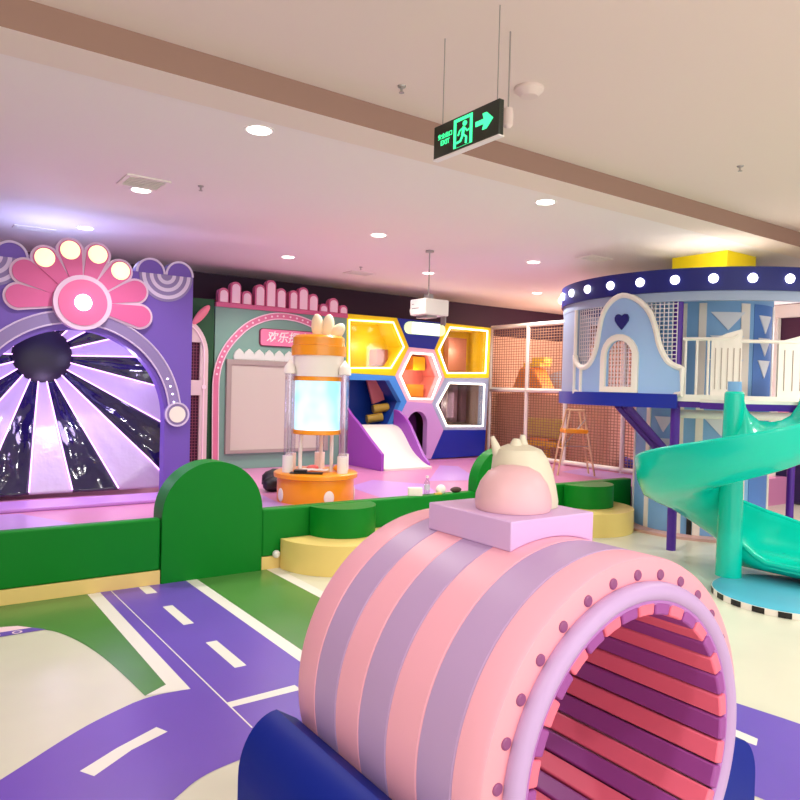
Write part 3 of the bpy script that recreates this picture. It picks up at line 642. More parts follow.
# ================================================================ NET WALL AND WHAT STANDS BEHIND
XN = 8.85
t = thing('net_wall', 'white padded post frame holding brown safety netting beside the castle', 'net', (XN, 8, PF))
for Y in (9.62, 8.70, 7.83, 6.70, 5.75):
    m0 = B(); tube(m0, [(XN, Y, PF), (XN, Y, 2.72)], .038, 12); new_obj('post', m0, [M_OFF], t)
for z in (2.72, 1.6, PF+.05):
    m0 = B(); tube(m0, [(XN, 9.62, z), (XN, 5.75, z)], .038, 12); new_obj('rail', m0, [M_OFF], t)
for a, b in ((8.7, 9.62), (7.83, 8.7), (6.7, 7.83), (5.75, 6.7)):
    for z0_, z1_ in ((1.64, 2.68), (PF+.09, 1.56)):
        m0 = B(); net(m0, lambda u, v, d: Vector((XN+d, u, v)), a+.04, b-.04, z0_, z1_, .06, .045, .010, None, .006); new_obj('net_panel', m0, [M_NETB], t, smooth=False)
# soft play behind the net
def simple(name, bm, m, label, cat, group=None, **k): return tag(new_obj(name, bm, m if isinstance(m, list) else [m], **k), label, cat, group)
m0 = B(); box(m0, 8.98, 12.2, 10.06, 10.18, PF, 2.62); simple('play_wall', m0, mat('tan_panel', (236, 196, 166), .6), 'tan back panel seen through the netting next to the yellow hexagon', 'panel')
m0 = B(); box(m0, 12.3, 12.45, 6.2, 10.18, PF, 2.8); simple('play_wall', m0, mat('pink_back', (246, 204, 198), .6), 'pink back panel seen through the netting behind the orange wedge', 'panel')
m0 = B(); box(m0, 9.42, 11.2, 7.4, 10.04, PF, 1.54); simple('play_platform', m0, mat('rose_tan', (222, 176, 150), .6), 'rose tan soft play deck behind the net, carrying the orange wedge', 'platform', bevel=.02)
w = atX(532, 377, 9.6)
m0 = B(); prism(m0, [(w.y-.5, 1.545), (w.y+.35, 1.545), (w.y+.12, 2.02), (w.y-.2, 2.02)], -.35, .0, fX(9.75)); simple('climbing_wedge', m0, foam('orange_foam', (250, 160, 50)), 'orange soft play wedge behind the upper netting', 'play block', bevel=.03)
m0 = B(); box(m0, 9.42, 9.72, w.y-.35, w.y+.05, 2.03, 2.1); box(m0, 9.48, 9.68, w.y-.4, w.y-.1, 2.1, 2.2)
simple('yellow_shelf', m0, foam('yellow_bright', (245, 200, 40)), 'bright yellow soft slabs on top of the orange wedge', 'play block')
m0 = B(); w2_ = atX(555, 380, 10.6); ellipsoid(m0, (10.7, w2_.y-.3, 1.78), .3, .6, .24); simple('soft_dome', m0, foam('powder_blue', (176, 196, 216)), 'powder blue soft dome behind netting beside the castle', 'play block')
m0 = B(); w3 = atX(548, 443, 9.25); box(m0, 9.1, 9.35, w3.y-.35, w3.y+.35, w3.z-.06, w3.z+.04); box(m0, 9.12, 9.33, w3.y-.1, w3.y+.3, w3.z-.02, w3.z+.09, 1); box(m0, 9.2, 9.3, w3.y-.04, w3.y+.04, PF, w3.z-.06)
simple('play_table', m0, [foam('yellow_bright', (245, 200, 40)), foam('orange_foam', (250, 150, 30))], 'yellow and orange soft table behind the lower netting', 'play block')
m0 = B(); box(m0, 9.12, 9.33, w3.y-.3, w3.y+.5, w3.z+.095, w3.z+.42)
simple('play_block', m0, foam('olive_foam', (205, 190, 90)), 'olive yellow soft block standing on the yellow table behind the net', 'play block', bevel=.03)
w5 = atX(636, 462, 9.6)
for k in range(6):
    m0 = B(); ellipsoid(m0, (9.5+.12*(k % 3), w5.y-.35+.13*k, PF+.08), .08, .08, .08, None, 12, 8); simple('play_ball', m0, mat('ball_'+str(k % 2), ((90, 60, 190), (40, 60, 170))[k % 2], .3), 'small purple and blue plastic balls on the floor behind the net', 'ball', 'plastic balls behind the net')

# ================================================================ ORANGE SCREEN TOWER
tx, ty = 3.60, 6.55
def twz(y): return atY(316, y, ty-.2).z
t = thing('screen_tower', 'orange and white round tower with a glowing cyan screen drum', 'play machine', (tx, ty, PF))
m0 = B(); lathe(m0, [(.0, PF), (.40, PF), (.40, .64)], tx, ty, 40); bs = new_obj('base_drum', m0, [M_ORANGE], t)
m0 = B(); lathe(m0, [(.40, .64), (.435, .65), (.435, .69), (.42, .70), (0, .70)], tx, ty, 40); new_obj('counter_top', m0, [M_ORANGE], t)
for an in (-180, -99, -30, 60):
    a = math.radians(an); c_ = Vector((tx+.40*math.cos(a), ty+.40*math.sin(a), .475)); m0 = B(); ellipsoid(m0, c_, .012, .055, .07, Matrix.Rotation(a, 4, 'Z')); new_obj('oval_spot', m0, [M_OFF], bs)
m0 = B(); lathe(m0, [(.236, 1.12), (.236, 1.64)], tx, ty, 40); new_obj('screen', m0, [mat('screen_cyan', (170, 236, 255), .3, emit=.9)], t)
nt = MATS['screen_cyan'].node_tree; b_ = nt.nodes['Principled BSDF']; tc_ = nt.nodes.new('ShaderNodeTexCoord'); nz_ = nt.nodes.new('ShaderNodeTexNoise'); nz_.inputs['Scale'].default_value = 2.2; cr = nt.nodes.new('ShaderNodeValToRGB')
cr.color_ramp.elements[0].color = lin((110, 225, 245)); cr.color_ramp.elements[0].position = .35; cr.color_ramp.elements[1].color = lin((225, 240, 255)); cr.color_ramp.elements[1].position = .62
nt.links.new(tc_.outputs['Object'], nz_.inputs['Vector']); nt.links.new(nz_.outputs['Fac'], cr.inputs['Fac']); nt.links.new(cr.outputs['Color'], b_.inputs['Emission Color'])
for z in (1.09, 1.64): m0 = B(); lathe(m0, [(0, z), (.25, z), (.25, z+.045), (0, z+.045)], tx, ty, 36); new_obj('screen_ring', m0, [M_ORANGE], t, bevel=.004)
m0 = B(); lathe(m0, [(0, 1.685), (.255, 1.685), (.262, 1.9), (.0, 1.9)], tx, ty, 36); new_obj('upper_drum', m0, [M_OFF], t)
m0 = B(); lathe(m0, [(0, 1.90), (.28, 1.90), (.285, 2.0), (.268, 2.005), (.268, 2.085), (.24, 2.11), (0, 2.12)], tx, ty, 40); new_obj('lid', m0, [M_ORANGE], t)
Rh = Vector((.815, -.579, 0)); Fh = Vector((.579, .815, 0)); rotcam = math.atan2(-.579, .815)
for k, (du, dz, tl, hh) in enumerate(((-.02, 2.21, -4, .13), (.09, 2.21, 6, .13), (.19, 2.16, 38, .10))):
    c_ = Vector((tx, ty, dz))+Rh*du; m0 = B(); ellipsoid(m0, c_, .065, .04, hh, Matrix.Rotation(rotcam, 4, 'Z') @ Matrix.Rotation(math.radians(tl), 4, 'Y')); new_obj('lid_petal', m0, [mat('petal_cream', (250, 240, 205), .4)], t)
for an in (-205, -150, -25, 30, 90):
    a = math.radians(an)+rotcam; c_ = Vector((tx+.315*math.cos(a), ty+.315*math.sin(a), 0))
    m0 = B(); tube(m0, [c_+Vector((0, 0, .70)), c_+Vector((0, 0, 1.72))], .045, 16); tb = new_obj('clear_tube', m0, [M_CLEAR], t)
    m0 = B(); lathe(m0, [(0, .70), (.055, .70), (.055, .87), (.0, .87)], c_.x, c_.y, 20); new_obj('tube_foot', m0, [M_WHITE], tb)
    m0 = B(); lathe(m0, [(0, 1.70), (.06, 1.71), (.055, 1.78), (0, 1.86)], c_.x, c_.y, 20); new_obj('tube_cap', m0, [M_OFF], tb)
for du, dv in ((-.16, -.06), (.16, -.02), (.03, .16)):
    c_ = Vector((tx, ty, .70))+Rh*du+Fh*dv; m0 = B(); tube(m0, [c_, c_+Vector((0, 0, .40))], .02, 12); new_obj('support_rod', m0, [M_WHITE], t)
c_ = Vector((tx, ty, 0))+Rh*-.04-Fh*.27
Mx = Matrix.Translation(c_) @ Matrix.Rotation(rotcam, 4, 'Z')
m0 = B(); box(m0, -.19, .14, -.05, .06, .703, .715, 0, Mx); box(m0, -.15, -.02, -.04, .05, .715, .74, 0, Mx); simple('black_tray', m0, M_BLACK, 'flat black tray lying on the orange counter', 'tray', bevel=.006)
m0 = B(); random.seed(2)
g = [[m0.verts.new(Mx @ Vector((-.10+.04*i, .07+.035*j, .703+.035*abs(math.sin(i*1.7+j*2.1))))) for j in range(5)] for i in range(8)]
for i in range(7):
    for j in range(4): m0.faces.new([g[i][j], g[i+1][j], g[i+1][j+1], g[i][j+1]])
o = simple('white_cloth', m0, M_WHITE, 'crumpled white cloth on the orange counter behind the tray', 'cloth', subsurf=1); s_ = o.modifiers.new('t', 'SOLIDIFY'); s_.thickness = .006
m0 = B(); ellipsoid(m0, Mx @ Vector((.0, .3, .73)), .07, .04, .03); simple('red_ribbon', m0, mat('coral', (230, 110, 110), .5), 'small coral red bundle on the orange counter', 'bundle')
m0 = B(); ellipsoid(m0, Mx @ Vector((.27, .25, .738)), .05, .05, .035); simple('yellow_fruit', m0, M_ORANGE, 'small orange round toy on the counter edge', 'toy')
m0 = B(); ellipsoid(m0, (3.52, 7.33, PF+.12), .17, .13, .12, None, 12, 8); ellipsoid(m0, (3.45, 7.25, PF+.08), .13, .1, .09, None, 12, 8)
for v in m0.verts: v.co += Vector((random.uniform(-.012, .012), random.uniform(-.012, .012), random.uniform(-.01, .01)))
simple('black_bag', m0, mat('bag_black', (34, 24, 34), .5), 'black bag on the pink floor beside the orange tower', 'bag')

# ================================================================ GREEN BARRIER, ARCHES, STEPS
YB = 5.61
def barrier(x0, x1, label, y1=YB+.12, base=True):
    t = thing('foam_barrier', label, 'barrier', ((x0+x1)/2, YB, 0))
    m0 = B(); box(m0, x0, x1, YB, y1, .11 if base else 0, .52); new_obj('barrier_body', m0, [M_GREEN], t, bevel=.018, seg=3)
    if base: m0 = B(); box(m0, x0, x1, YB-.004, y1, 0, .11); new_obj('base_strip', m0, [mat('base_yellow', (240, 212, 130), .5)], t, bevel=.003)
barrier(-3.0, 1.715, 'long green foam barrier with yellow base in front of the striped slide', YB+.085)
barrier(2.575, 4.995, 'green foam barrier with yellow base behind the rounded steps and tunnel')
barrier(5.76, 7.62, 'dark green foam barrier running in front of the ladder to the castle')
def arch_pillar(x0, x1, z1, y0, y1, label):
    r = (x1-x0)/2; cx_ = (x0+x1)/2
    m0 = B(); prism(m0, [(x0, 0), (x1, 0)]+arc(cx_, z1-r, r, 0, 180, 28), 0, y1-y0, fY(y0)); simple('foam_arch', m0, M_GREEN, label, 'barrier end', bevel=.02, seg=3)
arch_pillar(1.72, 2.57, .95, YB-.01, YB+.22, 'tall green round-topped foam block at the end of the long barrier')
arch_pillar(5.0, 5.75, .96, YB-.01, YB+.13, 'green round-topped foam block behind the cat-shaped ornament')
def half_drum(name, cx_, r, z0_, z1_, m, label, cy=YB-.02, a0=180, a1=360):
    m0 = B(); prism(m0, arc(cx_, cy, r, a0, a1, 32), 0, z1_-z0_, fZ(z0_)); simple(name, m0, m, label, 'step', bevel=.018, seg=3)
half_drum('round_step', 3.34, .32, .262, .52, M_GREEN, 'green half-round foam step on the yellow one beside the tall arch')
half_drum('round_step', 3.34, .60, 0, .26, M_YEL, 'yellow half-round foam step nearest the road')
half_drum('round_step', 6.68, .345, .262, .52, M_GREEN, 'green half-round foam step in front of the ladder')
half_drum('round_step', 6.61, .62, 0, .26, M_YEL, 'yellow half-round foam step beside the castle drum')
m0 = B(); ellipsoid(m0, (2.70, 5.585, .13), .034, .034, .034, None, 14, 10); simple('white_knob', m0, M_WHITE, 'small round white knob stuck on the barrier front beside the yellow step', 'ball')  # knob fixed to the barrier face, not a loose ball
# things left on the barrier
p = atZ(410, 492.5, .52)
m0 = B(); box(m0, -.07, .07, -.04, .04, .52, .60, 0, Matrix.Translation((4.25, 5.68, 0)) @ Matrix.Rotation(-.5, 4, 'Z')); simple('white_box', m0, M_OFF, 'small white carton standing on the green barrier', 'box', bevel=.004)
tb_ = thing('water_bottle', 'clear plastic water bottle on the green barrier beside the carton', 'bottle', (4.40, 5.68, .52))
m0 = B(); lathe(m0, [(0, .52), (.03, .52), (.03, .64), (.012, .675), (.012, .69)], 4.40, 5.68, 16); new_obj('body', m0, [M_CLEAR], tb_)
m0 = B(); lathe(m0, [(.0305, .57), (.0305, .62)], 4.40, 5.68, 16); new_obj('label_band', m0, [mat('label_grey', (200, 200, 215), .4)], tb_)
m0 = B(); lathe(m0, [(0, .69), (.015, .69), (.015, .71), (0, .71)], 4.40, 5.68, 12); new_obj('cap', m0, [M_WHITE], tb_)
m0 = B(); ellipsoid(m0, (4.58, 5.68, .56), .06, .04, .05, None, 14, 8); simple('tissue_pile', m0, M_WHITE, 'crumpled white tissue on the green barrier', 'tissue')
m0 = B(); ellipsoid(m0, (4.78, 5.68, .545), .07, .04, .03, None, 12, 8); simple('dark_pouch', m0, mat('pouch_brown', (70, 44, 36), .6), 'small dark brown pouch on the green barrier beside the arch', 'pouch')
m0 = B(); box(m0, 4.47, 4.55, 5.62, 5.66, .52, .535); simple('yellow_wrapper', m0, mat('wrapper', (220, 190, 90), .5), 'small yellow wrapper on the green barrier between bottle and pouch', 'wrapper')

# ---- step ladder
t = thing('step_ladder', 'open wooden-coloured step ladder with orange seat in front of the net', 'ladder', (8.0, 6.8, PF))
lx, ly = 8.02, 6.92
def LP(u, v, z): return Vector((lx, ly, PF+z))+Rh*u+Fh*v
for s in (-1, 1):
    m0 = B(); tube(m0, [LP(-.26+.0*s, .16*s-.02, 0), LP(-.09, .13*s, .93)], .014, 8); new_obj('leg', m0, [M_WOOD], t)
    m0 = B(); tube(m0, [LP(.27, .16*s-.02, 0), LP(.10, .13*s, .93)], .014, 8); new_obj('leg', m0, [M_WOOD], t)
for z in (.18, .38):
    f = z/.93
    for sg_, u0_ in ((-1, -.26), (1, .27)):
        u = u0_+(-.09*sg_*-1-u0_)*f if sg_ > 0 else u0_+(-.09-u0_)*f
        m0 = B(); tube(m0, [LP(u, -.16, z), LP(u, .16, z)], .012, 8); new_obj('rung', m0, [M_WOOD], t)
m0 = B(); prism(m0, [(-.17, -.16), (.17, -.16), (.17, .16), (-.17, .16)], .60, .66, lambda u, v, d: LP(u, v, d)); new_obj('seat', m0, [M_ORANGE], t, bevel=.01)
m0 = B(); tube(m0, [LP(-.1, -.14, .93), LP(.11, -.14, .93)], .014, 8); tube(m0, [LP(-.1, .14, .93), LP(.11, .14, .93)], .014, 8); new_obj('top_bar', m0, [M_WOOD], t)
m0 = B(); tube(m0, [LP(-.18, -.15, .42), LP(.18, -.15, .42)], .007, 6); tube(m0, [LP(-.18, -.15, .42), LP(.12, -.15, .8)], .007, 6); new_obj('spreader', m0, [M_METAL], t)

# ================================================================ CASTLE
CX, CY = 7.956, 4.907
def fC(R): return lambda a, v, d: Vector((CX+(R+d)*math.cos(math.radians(a)), CY+(R+d)*math.sin(math.radians(a)), v))
t = thing('castle_tower', 'round blue and white castle play tower with a bulb-lit navy crown', 'play tower', (CX, CY, 0))
def ring(name, r0, r1, z0_, z1_, m, par=t, n=96, bev=.008):
    m0 = B(); prism(m0, arc(CX, CY, r1, 85, 345, n)+arc(CX, CY, r0, 345, 85, n), 0, z1_-z0_, fZ(z0_)); return new_obj(name, m0, [m], par, bevel=bev)
crown = ring('crown_band', 1.60, 1.68, 2.635, 2.865, M_BLUED)
def bulb(a, z, par):
    p_ = fC(1.68)(a, z, 0); m0 = B(); Mb = Matrix.Translation(p_) @ Matrix.Rotation(math.radians(a), 4, 'Z') @ Matrix.Rotation(PI/2, 4, 'Y')
    lathe(m0, [(.045, 0), (.047, .012), (.038, .03), (.02, .04), (0, .043)], 0, 0, 20, 0, Mb); new_obj('bulb', m0, [M_BULB], par)
for k in range(-4, 17): bulb(141.8+12.074*k, 2.75, crown)
ring('fascia_band', 1.58, 1.655, 2.54, 2.635, M_GBLUE)
m0 = B(); prism(m0, circle(CX, CY, 1.66, 96), 0, .03, fZ(2.83), [circle(CX, CY, .76, 48)]); new_obj('canopy_ceiling', m0, [M_WHITE], t)
m0 = B(); prism(m0, circle(CX, CY, 1.60, 96), 0, .06, fZ(1.53), [circle(CX, CY, .76, 48)]); new_obj('deck', m0, [M_OFF], t)
# deck edge: navy under the castle wall, purple beam along the rest
m0 = B(); prism(m0, [(90, 1.455), (204, 1.455), (204, 1.60), (90, 1.60)], -.08, .02, fC(1.66), step=3); new_obj('deck_band', m0, [M_BLUE], t)
m0 = B(); prism(m0, [(204, 1.47), (450, 1.47), (450, 1.53), (204, 1.53)], -.10, -.02, fC(1.64), step=4); new_obj('deck_beam', m0, [M_VIOLETD], t)
m0 = B(); prism(m0, [(204, 1.53), (450, 1.53), (450, 1.60), (204, 1.60)], -.10, 0, fC(1.64), step=4); new_obj('deck_kerb', m0, [M_OFF], t)
m0 = B(); tube(m0, [fC(1.45)(a, 1.40, 0) for a in range(203, 262, 3)], .045, 12); new_obj('padded_beam', m0, [M_OFF], t)
# drum
DR = .75
m0 = B(); prism(m0, circle(CX, CY, DR, 72), 0, 2.85, fZ(0), [circle(CX, CY, DR-.05, 72)]); dr_ = new_obj('drum', m0, [M_MBLUE], t)
for a0_, w_, m_ in ((164,5,M_OFF),(197,3,M_OFF),(211,6,M_OFF),(246,8,M_OFF),(289,7,M_OFF),(135,6,M_OFF),(320,6,M_OFF)):
    m0 = B(); prism(m0, [(a0_-w_/2, .02), (a0_+w_/2, .02), (a0_+w_/2, 2.62), (a0_-w_/2, 2.62)], 0, .012, fC(DR), step=3); new_obj('drum_stripe', m0, [m_], dr_)
m0 = B(); prism(m0, [(255, .02), (284, .02), (284, 2.62), (255, 2.62)], 0, .006, fC(DR), step=3); new_obj('drum_stripe', m0, [mat('deep_sky', (78, 126, 200), .5)], dr_)
tri = [(231, 2.42, 14, .20), (231, 2.16, 14, .20), (269, 2.40, 9, .20), (269, 2.15, 9, .20), (269, 1.90, 9, .2), (181, 1.25, 9, .18), (181, 1.0, 9, .18), (150, 1.2, 7, .2), (228, 1.25, 14, .2), (262, .98, 9, .22), (231, 1.9, 14, .2)]
for a_, z_, w_, h_ in tri:
    m0 = B(); prism(m0, [(a_-w_, z_+h_/2), (a_+w_, z_+h_/2), (a_, z_-h_/2)][::-1], .006, .016, fC(DR), step=3); new_obj('pennant', m0, [mat('pennant_white', (222, 228, 236), .5)], dr_)
# lower dark doorway strip in the drum
m0 = B(); prism(m0, [(203.5, .02), (207.5, .02), (207.5, .9), (203.5, .9)], .012, .016, fC(DR)); new_obj('dark_slot', m0, [M_BLACK], dr_)
# posts
for a_ in (203, 347):
    p_ = fC(1.57)(a_, 0, 0); m0 = B(); tube(m0, [(p_.x, p_.y, 0 if a_ not in (75, 30, 118) else (PF if p_.y > 5.7 else 0)), (p_.x, p_.y, 2.66 if a_ == 203 else 1.47)], .047, 16); new_obj('post', m0, [M_VIOLETD], t)
for off in (0, .13):
    p0_, p1_ = fC(1.50)(182-off*30, 1.46, 0), fC(.80)(186-off*50, .95, 0)
    m0 = B(); tube(m0, [p0_, p1_], .045, 12); new_obj('brace', m0, [M_VIOLETD], t)
# castle wall with window and heart
def catmull(p, n=4):
    out = []
    for i in range(len(p)-1):
        a, b, c, d = p[max(i-1, 0)], p[i], p[i+1], p[min(i+2, len(p)-1)]
        for k in range(n):
            t_ = k/n; out.append(tuple(.5*((2*b[q])+(-a[q]+c[q])*t_+(2*a[q]-5*b[q]+4*c[q]-d[q])*t_*t_+(-a[q]+3*b[q]-3*c[q]+d[q])*t_**3) for q in (0, 1)))
    return out+[p[-1]]
pan = [(157,1.60)]+catmull([(157,2.02),(158.3,1.94),(161,1.885),(164.6,1.875),(167.8,1.92),(170.3,2.02),(171.8,2.15),(172.7,2.30),(174.4,2.46),(178,2.58),(183,2.635),(188.7,2.58),(193.3,2.45),(195.8,2.28),(197.4,2.10),(200,1.95),(202.5,1.89),(205.3,1.86)], 3)+[(205.5,1.60)]
win = [(176.4,1.665),(188.0,1.665),(188.0,1.98)]+[(182.2+5.8*math.cos(math.radians(b)), 1.98+.18*math.sin(math.radians(b))) for b in range(10, 180, 17)]+[(176.4,1.98)]
wino = [(174.2,1.605),(190.2,1.605),(190.2,1.98)]+[(182.2+8.0*math.cos(math.radians(b)), 1.98+.245*math.sin(math.radians(b))) for b in range(10, 180, 17)]+[(174.2,1.98)]
m0 = B(); prism(m0, pan, -.03, 0, fC(1.66), [win], step=2.5); cw = new_obj('castle_wall', m0, [M_LBLUE], t)
m0 = B(); tube(m0, [fC(1.665)(a_, z_, 0) for a_, z_ in pan], .03, 8, closed=True); new_obj('wall_trim', m0, [M_OFF], cw)
m0 = B(); prism(m0, wino, 0, .03, fC(1.66), [win], step=2.5); new_obj('window_frame', m0, [M_OFF], cw)
ht = [(0,-1.0),(.55,-.45),(.95,.05),(1.0,.45),(.8,.78),(.45,.85),(.15,.7),(0,.5),(-.15,.7),(-.45,.85),(-.8,.78),(-1.0,.45),(-.95,.05),(-.55,-.45)]
m0 = B(); prism(m0, [(183+u*2.9, 2.36+v*.09) for u, v in ht], 0, .02, fC(1.66)); new_obj('heart', m0, [M_BLUED], cw)
m0 = B(); prism(m0, [(95, 1.60), (157, 1.60), (157, 2.54), (95, 2.54)], -.03, 0, fC(1.65), step=3); sw = new_obj('side_wall', m0, [M_GBLUE], t)
m0 = B(); tube(m0, [fC(1.665)(157, z_, 0) for z_ in (1.6, 2.54)], .02, 8); new_obj('wall_trim', m0, [M_OFF], sw)
m0 = B(); tube(m0, [fC(1.665)(162, z_, 0) for z_ in (1.6, 1.88)], .02, 8); new_obj('wall_trim', m0, [M_OFF], cw)
def inpoly(p, poly):
    c = False; n = len(poly)
    for i in range(n):
        (x1, y1), (x2, y2) = poly[i], poly[i-1]
        if (y1 > p[1]) != (y2 > p[1]) and p[0] < (x2-x1)*(p[1]-y1)/(y2-y1)+x1: c = not c
    return c
for a0_, a1_, z0_ in ((157.5, 176, 1.83), (176.2, 188.2, 1.64), (189, 203, 1.83)):
    m0 = B(); net(m0, fC(1.62), a0_, a1_, z0_, 2.56 if a0_ != 176.2 else 2.2, 1.55, .043, .009, (lambda a_, z_: not inpoly((a_, z_), pan)) if a0_ != 176.2 else None, .28); new_obj('castle_net', m0, [M_NET], t, smooth=False)
# top rail and gates
m0 = B(); tube(m0, [fC(1.6)(a_, 2.16+.0*a_, 0) for a_ in range(205, 222, 2)]+[fC(1.6)(223, 2.20, 0)], .018, 10)
m0b = B(); tube(m0b, [fC(1.6)(a_, 2.14, 0) for a_ in range(224, 262, 2)], .018, 10); new_obj('guard_rail', m0b, [M_OFF], t); new_obj('guard_rail', m0, [M_OFF], t)
for k in range(3):
    a_ = 206+k*3.8; m0 = B(); tube(m0, [fC(1.6)(a_, 1.6, 0), fC(1.6)(a_, 2.16, 0)], .013, 8); new_obj('baluster', m0, [M_OFF], t)
def gate(a0_, a1_, z1a, z1b, n, gap=True):
    m0 = B(); prism(m0, [(a0_, 1.56), (a1_, 1.56), (a1_, z1b), ((a0_+a1_)/2, z1a*.4+z1b*.6), (a0_, z1a)], 0, .03, fC(1.58), step=2); g_ = new_obj('gate_panel', m0, [M_OFF], t)
    for k in range(n):
        a_ = a0_+(a1_-a0_)*(k+.7)/n; m0 = B(); prism(m0, [(a_-.12, 1.66), (a_+.12, 1.66), (a_+.12, z1a-.08), (a_-.12, z1a-.08)], .03, .036, fC(1.58)); new_obj('panel_groove', m0, [mat('groove', (176, 160, 150), .6)], g_)
gate(214.5, 224.5, 2.15, 2.26, 5); gate(237, 262, 2.14, 2.30, 8)
# round skirting on the floor
m0 = B(); prism(m0, arc(CX, CY, .95, 140, 330, 48)+arc(CX, CY, DR+.004, 330, 140, 48), 0, .03, fZ(0)); new_obj('floor_plinth', m0, [mat('plinth_tan', (214, 170, 160), .5)], t)
# ---- interior behind the castle
t = thing('white_locker_frame', 'white framed opening behind the castle tower upper deck', 'frame', (10.6, 4.2, 0))
w0, w1_ = atX(771, 340, 10.8), atX(800, 340, 10.8)
for (a0_, a1_, z0_, z1_) in ((w0.y+.1, w0.y-.12, 0, 2.78), (w0.y+.1, 3.0, 2.78, 2.97), (w0.y+.1, 3.0, 3.07, 3.16)):
    m0 = B(); box(m0, 10.75, 10.85, min(a0_, a1_), max(a0_, a1_), z0_, z1_); new_obj('frame_bar', m0, [M_OFF], t, bevel=.01)
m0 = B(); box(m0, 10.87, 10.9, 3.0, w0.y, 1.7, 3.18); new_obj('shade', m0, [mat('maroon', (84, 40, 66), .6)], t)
w = atX(785, 460, 11.5)
t = thing('picture_wall', 'pink wall panel with white cartoon shapes under the green slide', 'panel', (11.5, w.y, 0))
m0 = B(); box(m0, 11.5, 11.6, w.y-1.6, w.y+.9, .75, 1.6); new_obj('panel', m0, [mat('dusty_rose', (200, 120, 140), .6)], t, smooth=False)
for dy in (.18, -.22, -.6):
    m0 = B(); prism(m0, circle(w.y+dy, w.z+.02, .10, 20, .2), -.02, 0, fX(11.5), [circle(w.y+dy, w.z+.02, .07, 20, .16)]); new_obj('outline_shape', m0, [M_PINKL], t)
m0 = B(); box(m0, 10.95, 11.47, w.y-1.6, w.y+.9, 0, .74); simple('navy_bench', m0, mat('navy_bench', (34, 24, 74), .5), 'dark navy padded bench under the pink picture wall', 'bench', bevel=.05)

# ================================================================ SPIRAL SLIDE
PX, PY = 5.85, 3.30
t = thing('spiral_slide', 'glossy turquoise spiral slide winding round its central pole', 'slide', (PX, PY, .05))
def dr(ph): a = math.radians(ph); return Fh*math.cos(a)+Rh*math.sin(a)
def tg(ph): a = math.radians(ph); return -Fh*math.sin(a)+Rh*math.cos(a)
def zf(ph): return 1.37-(ph-75)*.0031 if ph < 330 else (1.37-255*.0031)-(ph-330)*.0057
def profile(hin, r0, hout):
    return [(r0, hin), (r0+.035, hin*.55), (r0+.09, hin*.25+.01), (r0+.19, .01), (.40, 0), (.52, .015), (.62, .06), (.70, hout*.5), (.735, hout*.85), (.75, hout), (.775, hout+.018), (.80, hout), (.79, hout*.8),
            (.765, hout*.4), (.71, .0), (.62, -.04), (.50, -.065), (.36, -.07), (r0+.14, -.045), (r0+.04, hin*.2-.03), (r0-.02, hin*.4), (r0-.015, hin)]
stations = []
for i in range(0, 56):
    ph = 72+i*(405-72)/55
    f = max(0, min(1, (ph-345)/60)); st = max(0, min(1, (110-ph)/40))
    hin = .24; hout = .30+.08*f
    stations.append((Vector((PX, PY, zf(ph))), dr(ph), profile(hin, .085, hout)))
P0 = Vector((PX, PY, zf(405)))
for i in range(1, 11):
    s = i*.09; stations.append((P0+tg(405)*s+Vector((0, 0, -.02*min(1, s/.5))), dr(405), profile(max(.06, .24-.75*s), .085, .38-.2*s)))
m0 = B(); rings = [[m0.verts.new(o_+d_*r_+Vector((0, 0, h_))) for r_, h_ in pr] for o_, d_, pr in stations]
n = len(rings[0])
for A_, B_ in zip(rings, rings[1:]):
    for k in range(n): m0.faces.new([A_[k], A_[(k+1) % n], B_[(k+1) % n], B_[k]])
m0.faces.new(rings[0]); m0.faces.new(rings[-1][::-1])
new_obj('channel', m0, [M_TURQ], t, ang=60)
m0 = B(); tube(m0, [o_+d_*.777+Vector((0, 0, pr[9][1]+.006)) for o_, d_, pr in stations], .024, 12); new_obj('outer_lip', m0, [M_TURQ], t)
m0 = B(); tube(m0, [o_+d_*.078+Vector((0, 0, pr[0][1])) for o_, d_, pr in stations[-13:]], .024, 12); new_obj('inner_lip', m0, [M_TURQ], t)
m0 = B(); lathe(m0, [(.0, .055), (.105, .055), (.10, .5), (.09, 1.0), (.082, 1.45), (.078, 1.62), (.066, 1.635), (.0, 1.637)], PX, PY, 36); new_obj('centre_pole', m0, [M_TURQ], t)
m0 = B(); lathe(m0, [(.055, 1.637), (.055, 1.72), (.0, 1.72)], PX, PY, 24); new_obj('pole_cap', m0, [M_MBLUE], t)
# entrance platform joining tower and slide
t = thing('slide_entrance_deck', 'white slide entrance deck with purple beam between castle and turquoise slide', 'platform', (6.6, 3.3, 1.45))
d75, t75 = dr(72), tg(72)
def EP(r_, s, z): return Vector((PX, PY, 0))+d75*r_-t75*s+Vector((0, 0, z))
m0 = B(); prism(m0, [(.12, .02), (.80, .02), (.80, .55), (.12, .55)], 1.47, 1.53, lambda u, v, d: EP(u, v, d)); new_obj('beam', m0, [M_VIOLETD], t)
m0 = B(); prism(m0, [(.12, .02), (.80, .02), (.80, .55), (.12, .55)], 1.53, 1.56, lambda u, v, d: EP(u, v, d)); new_obj('deck_board', m0, [M_OFF], t)
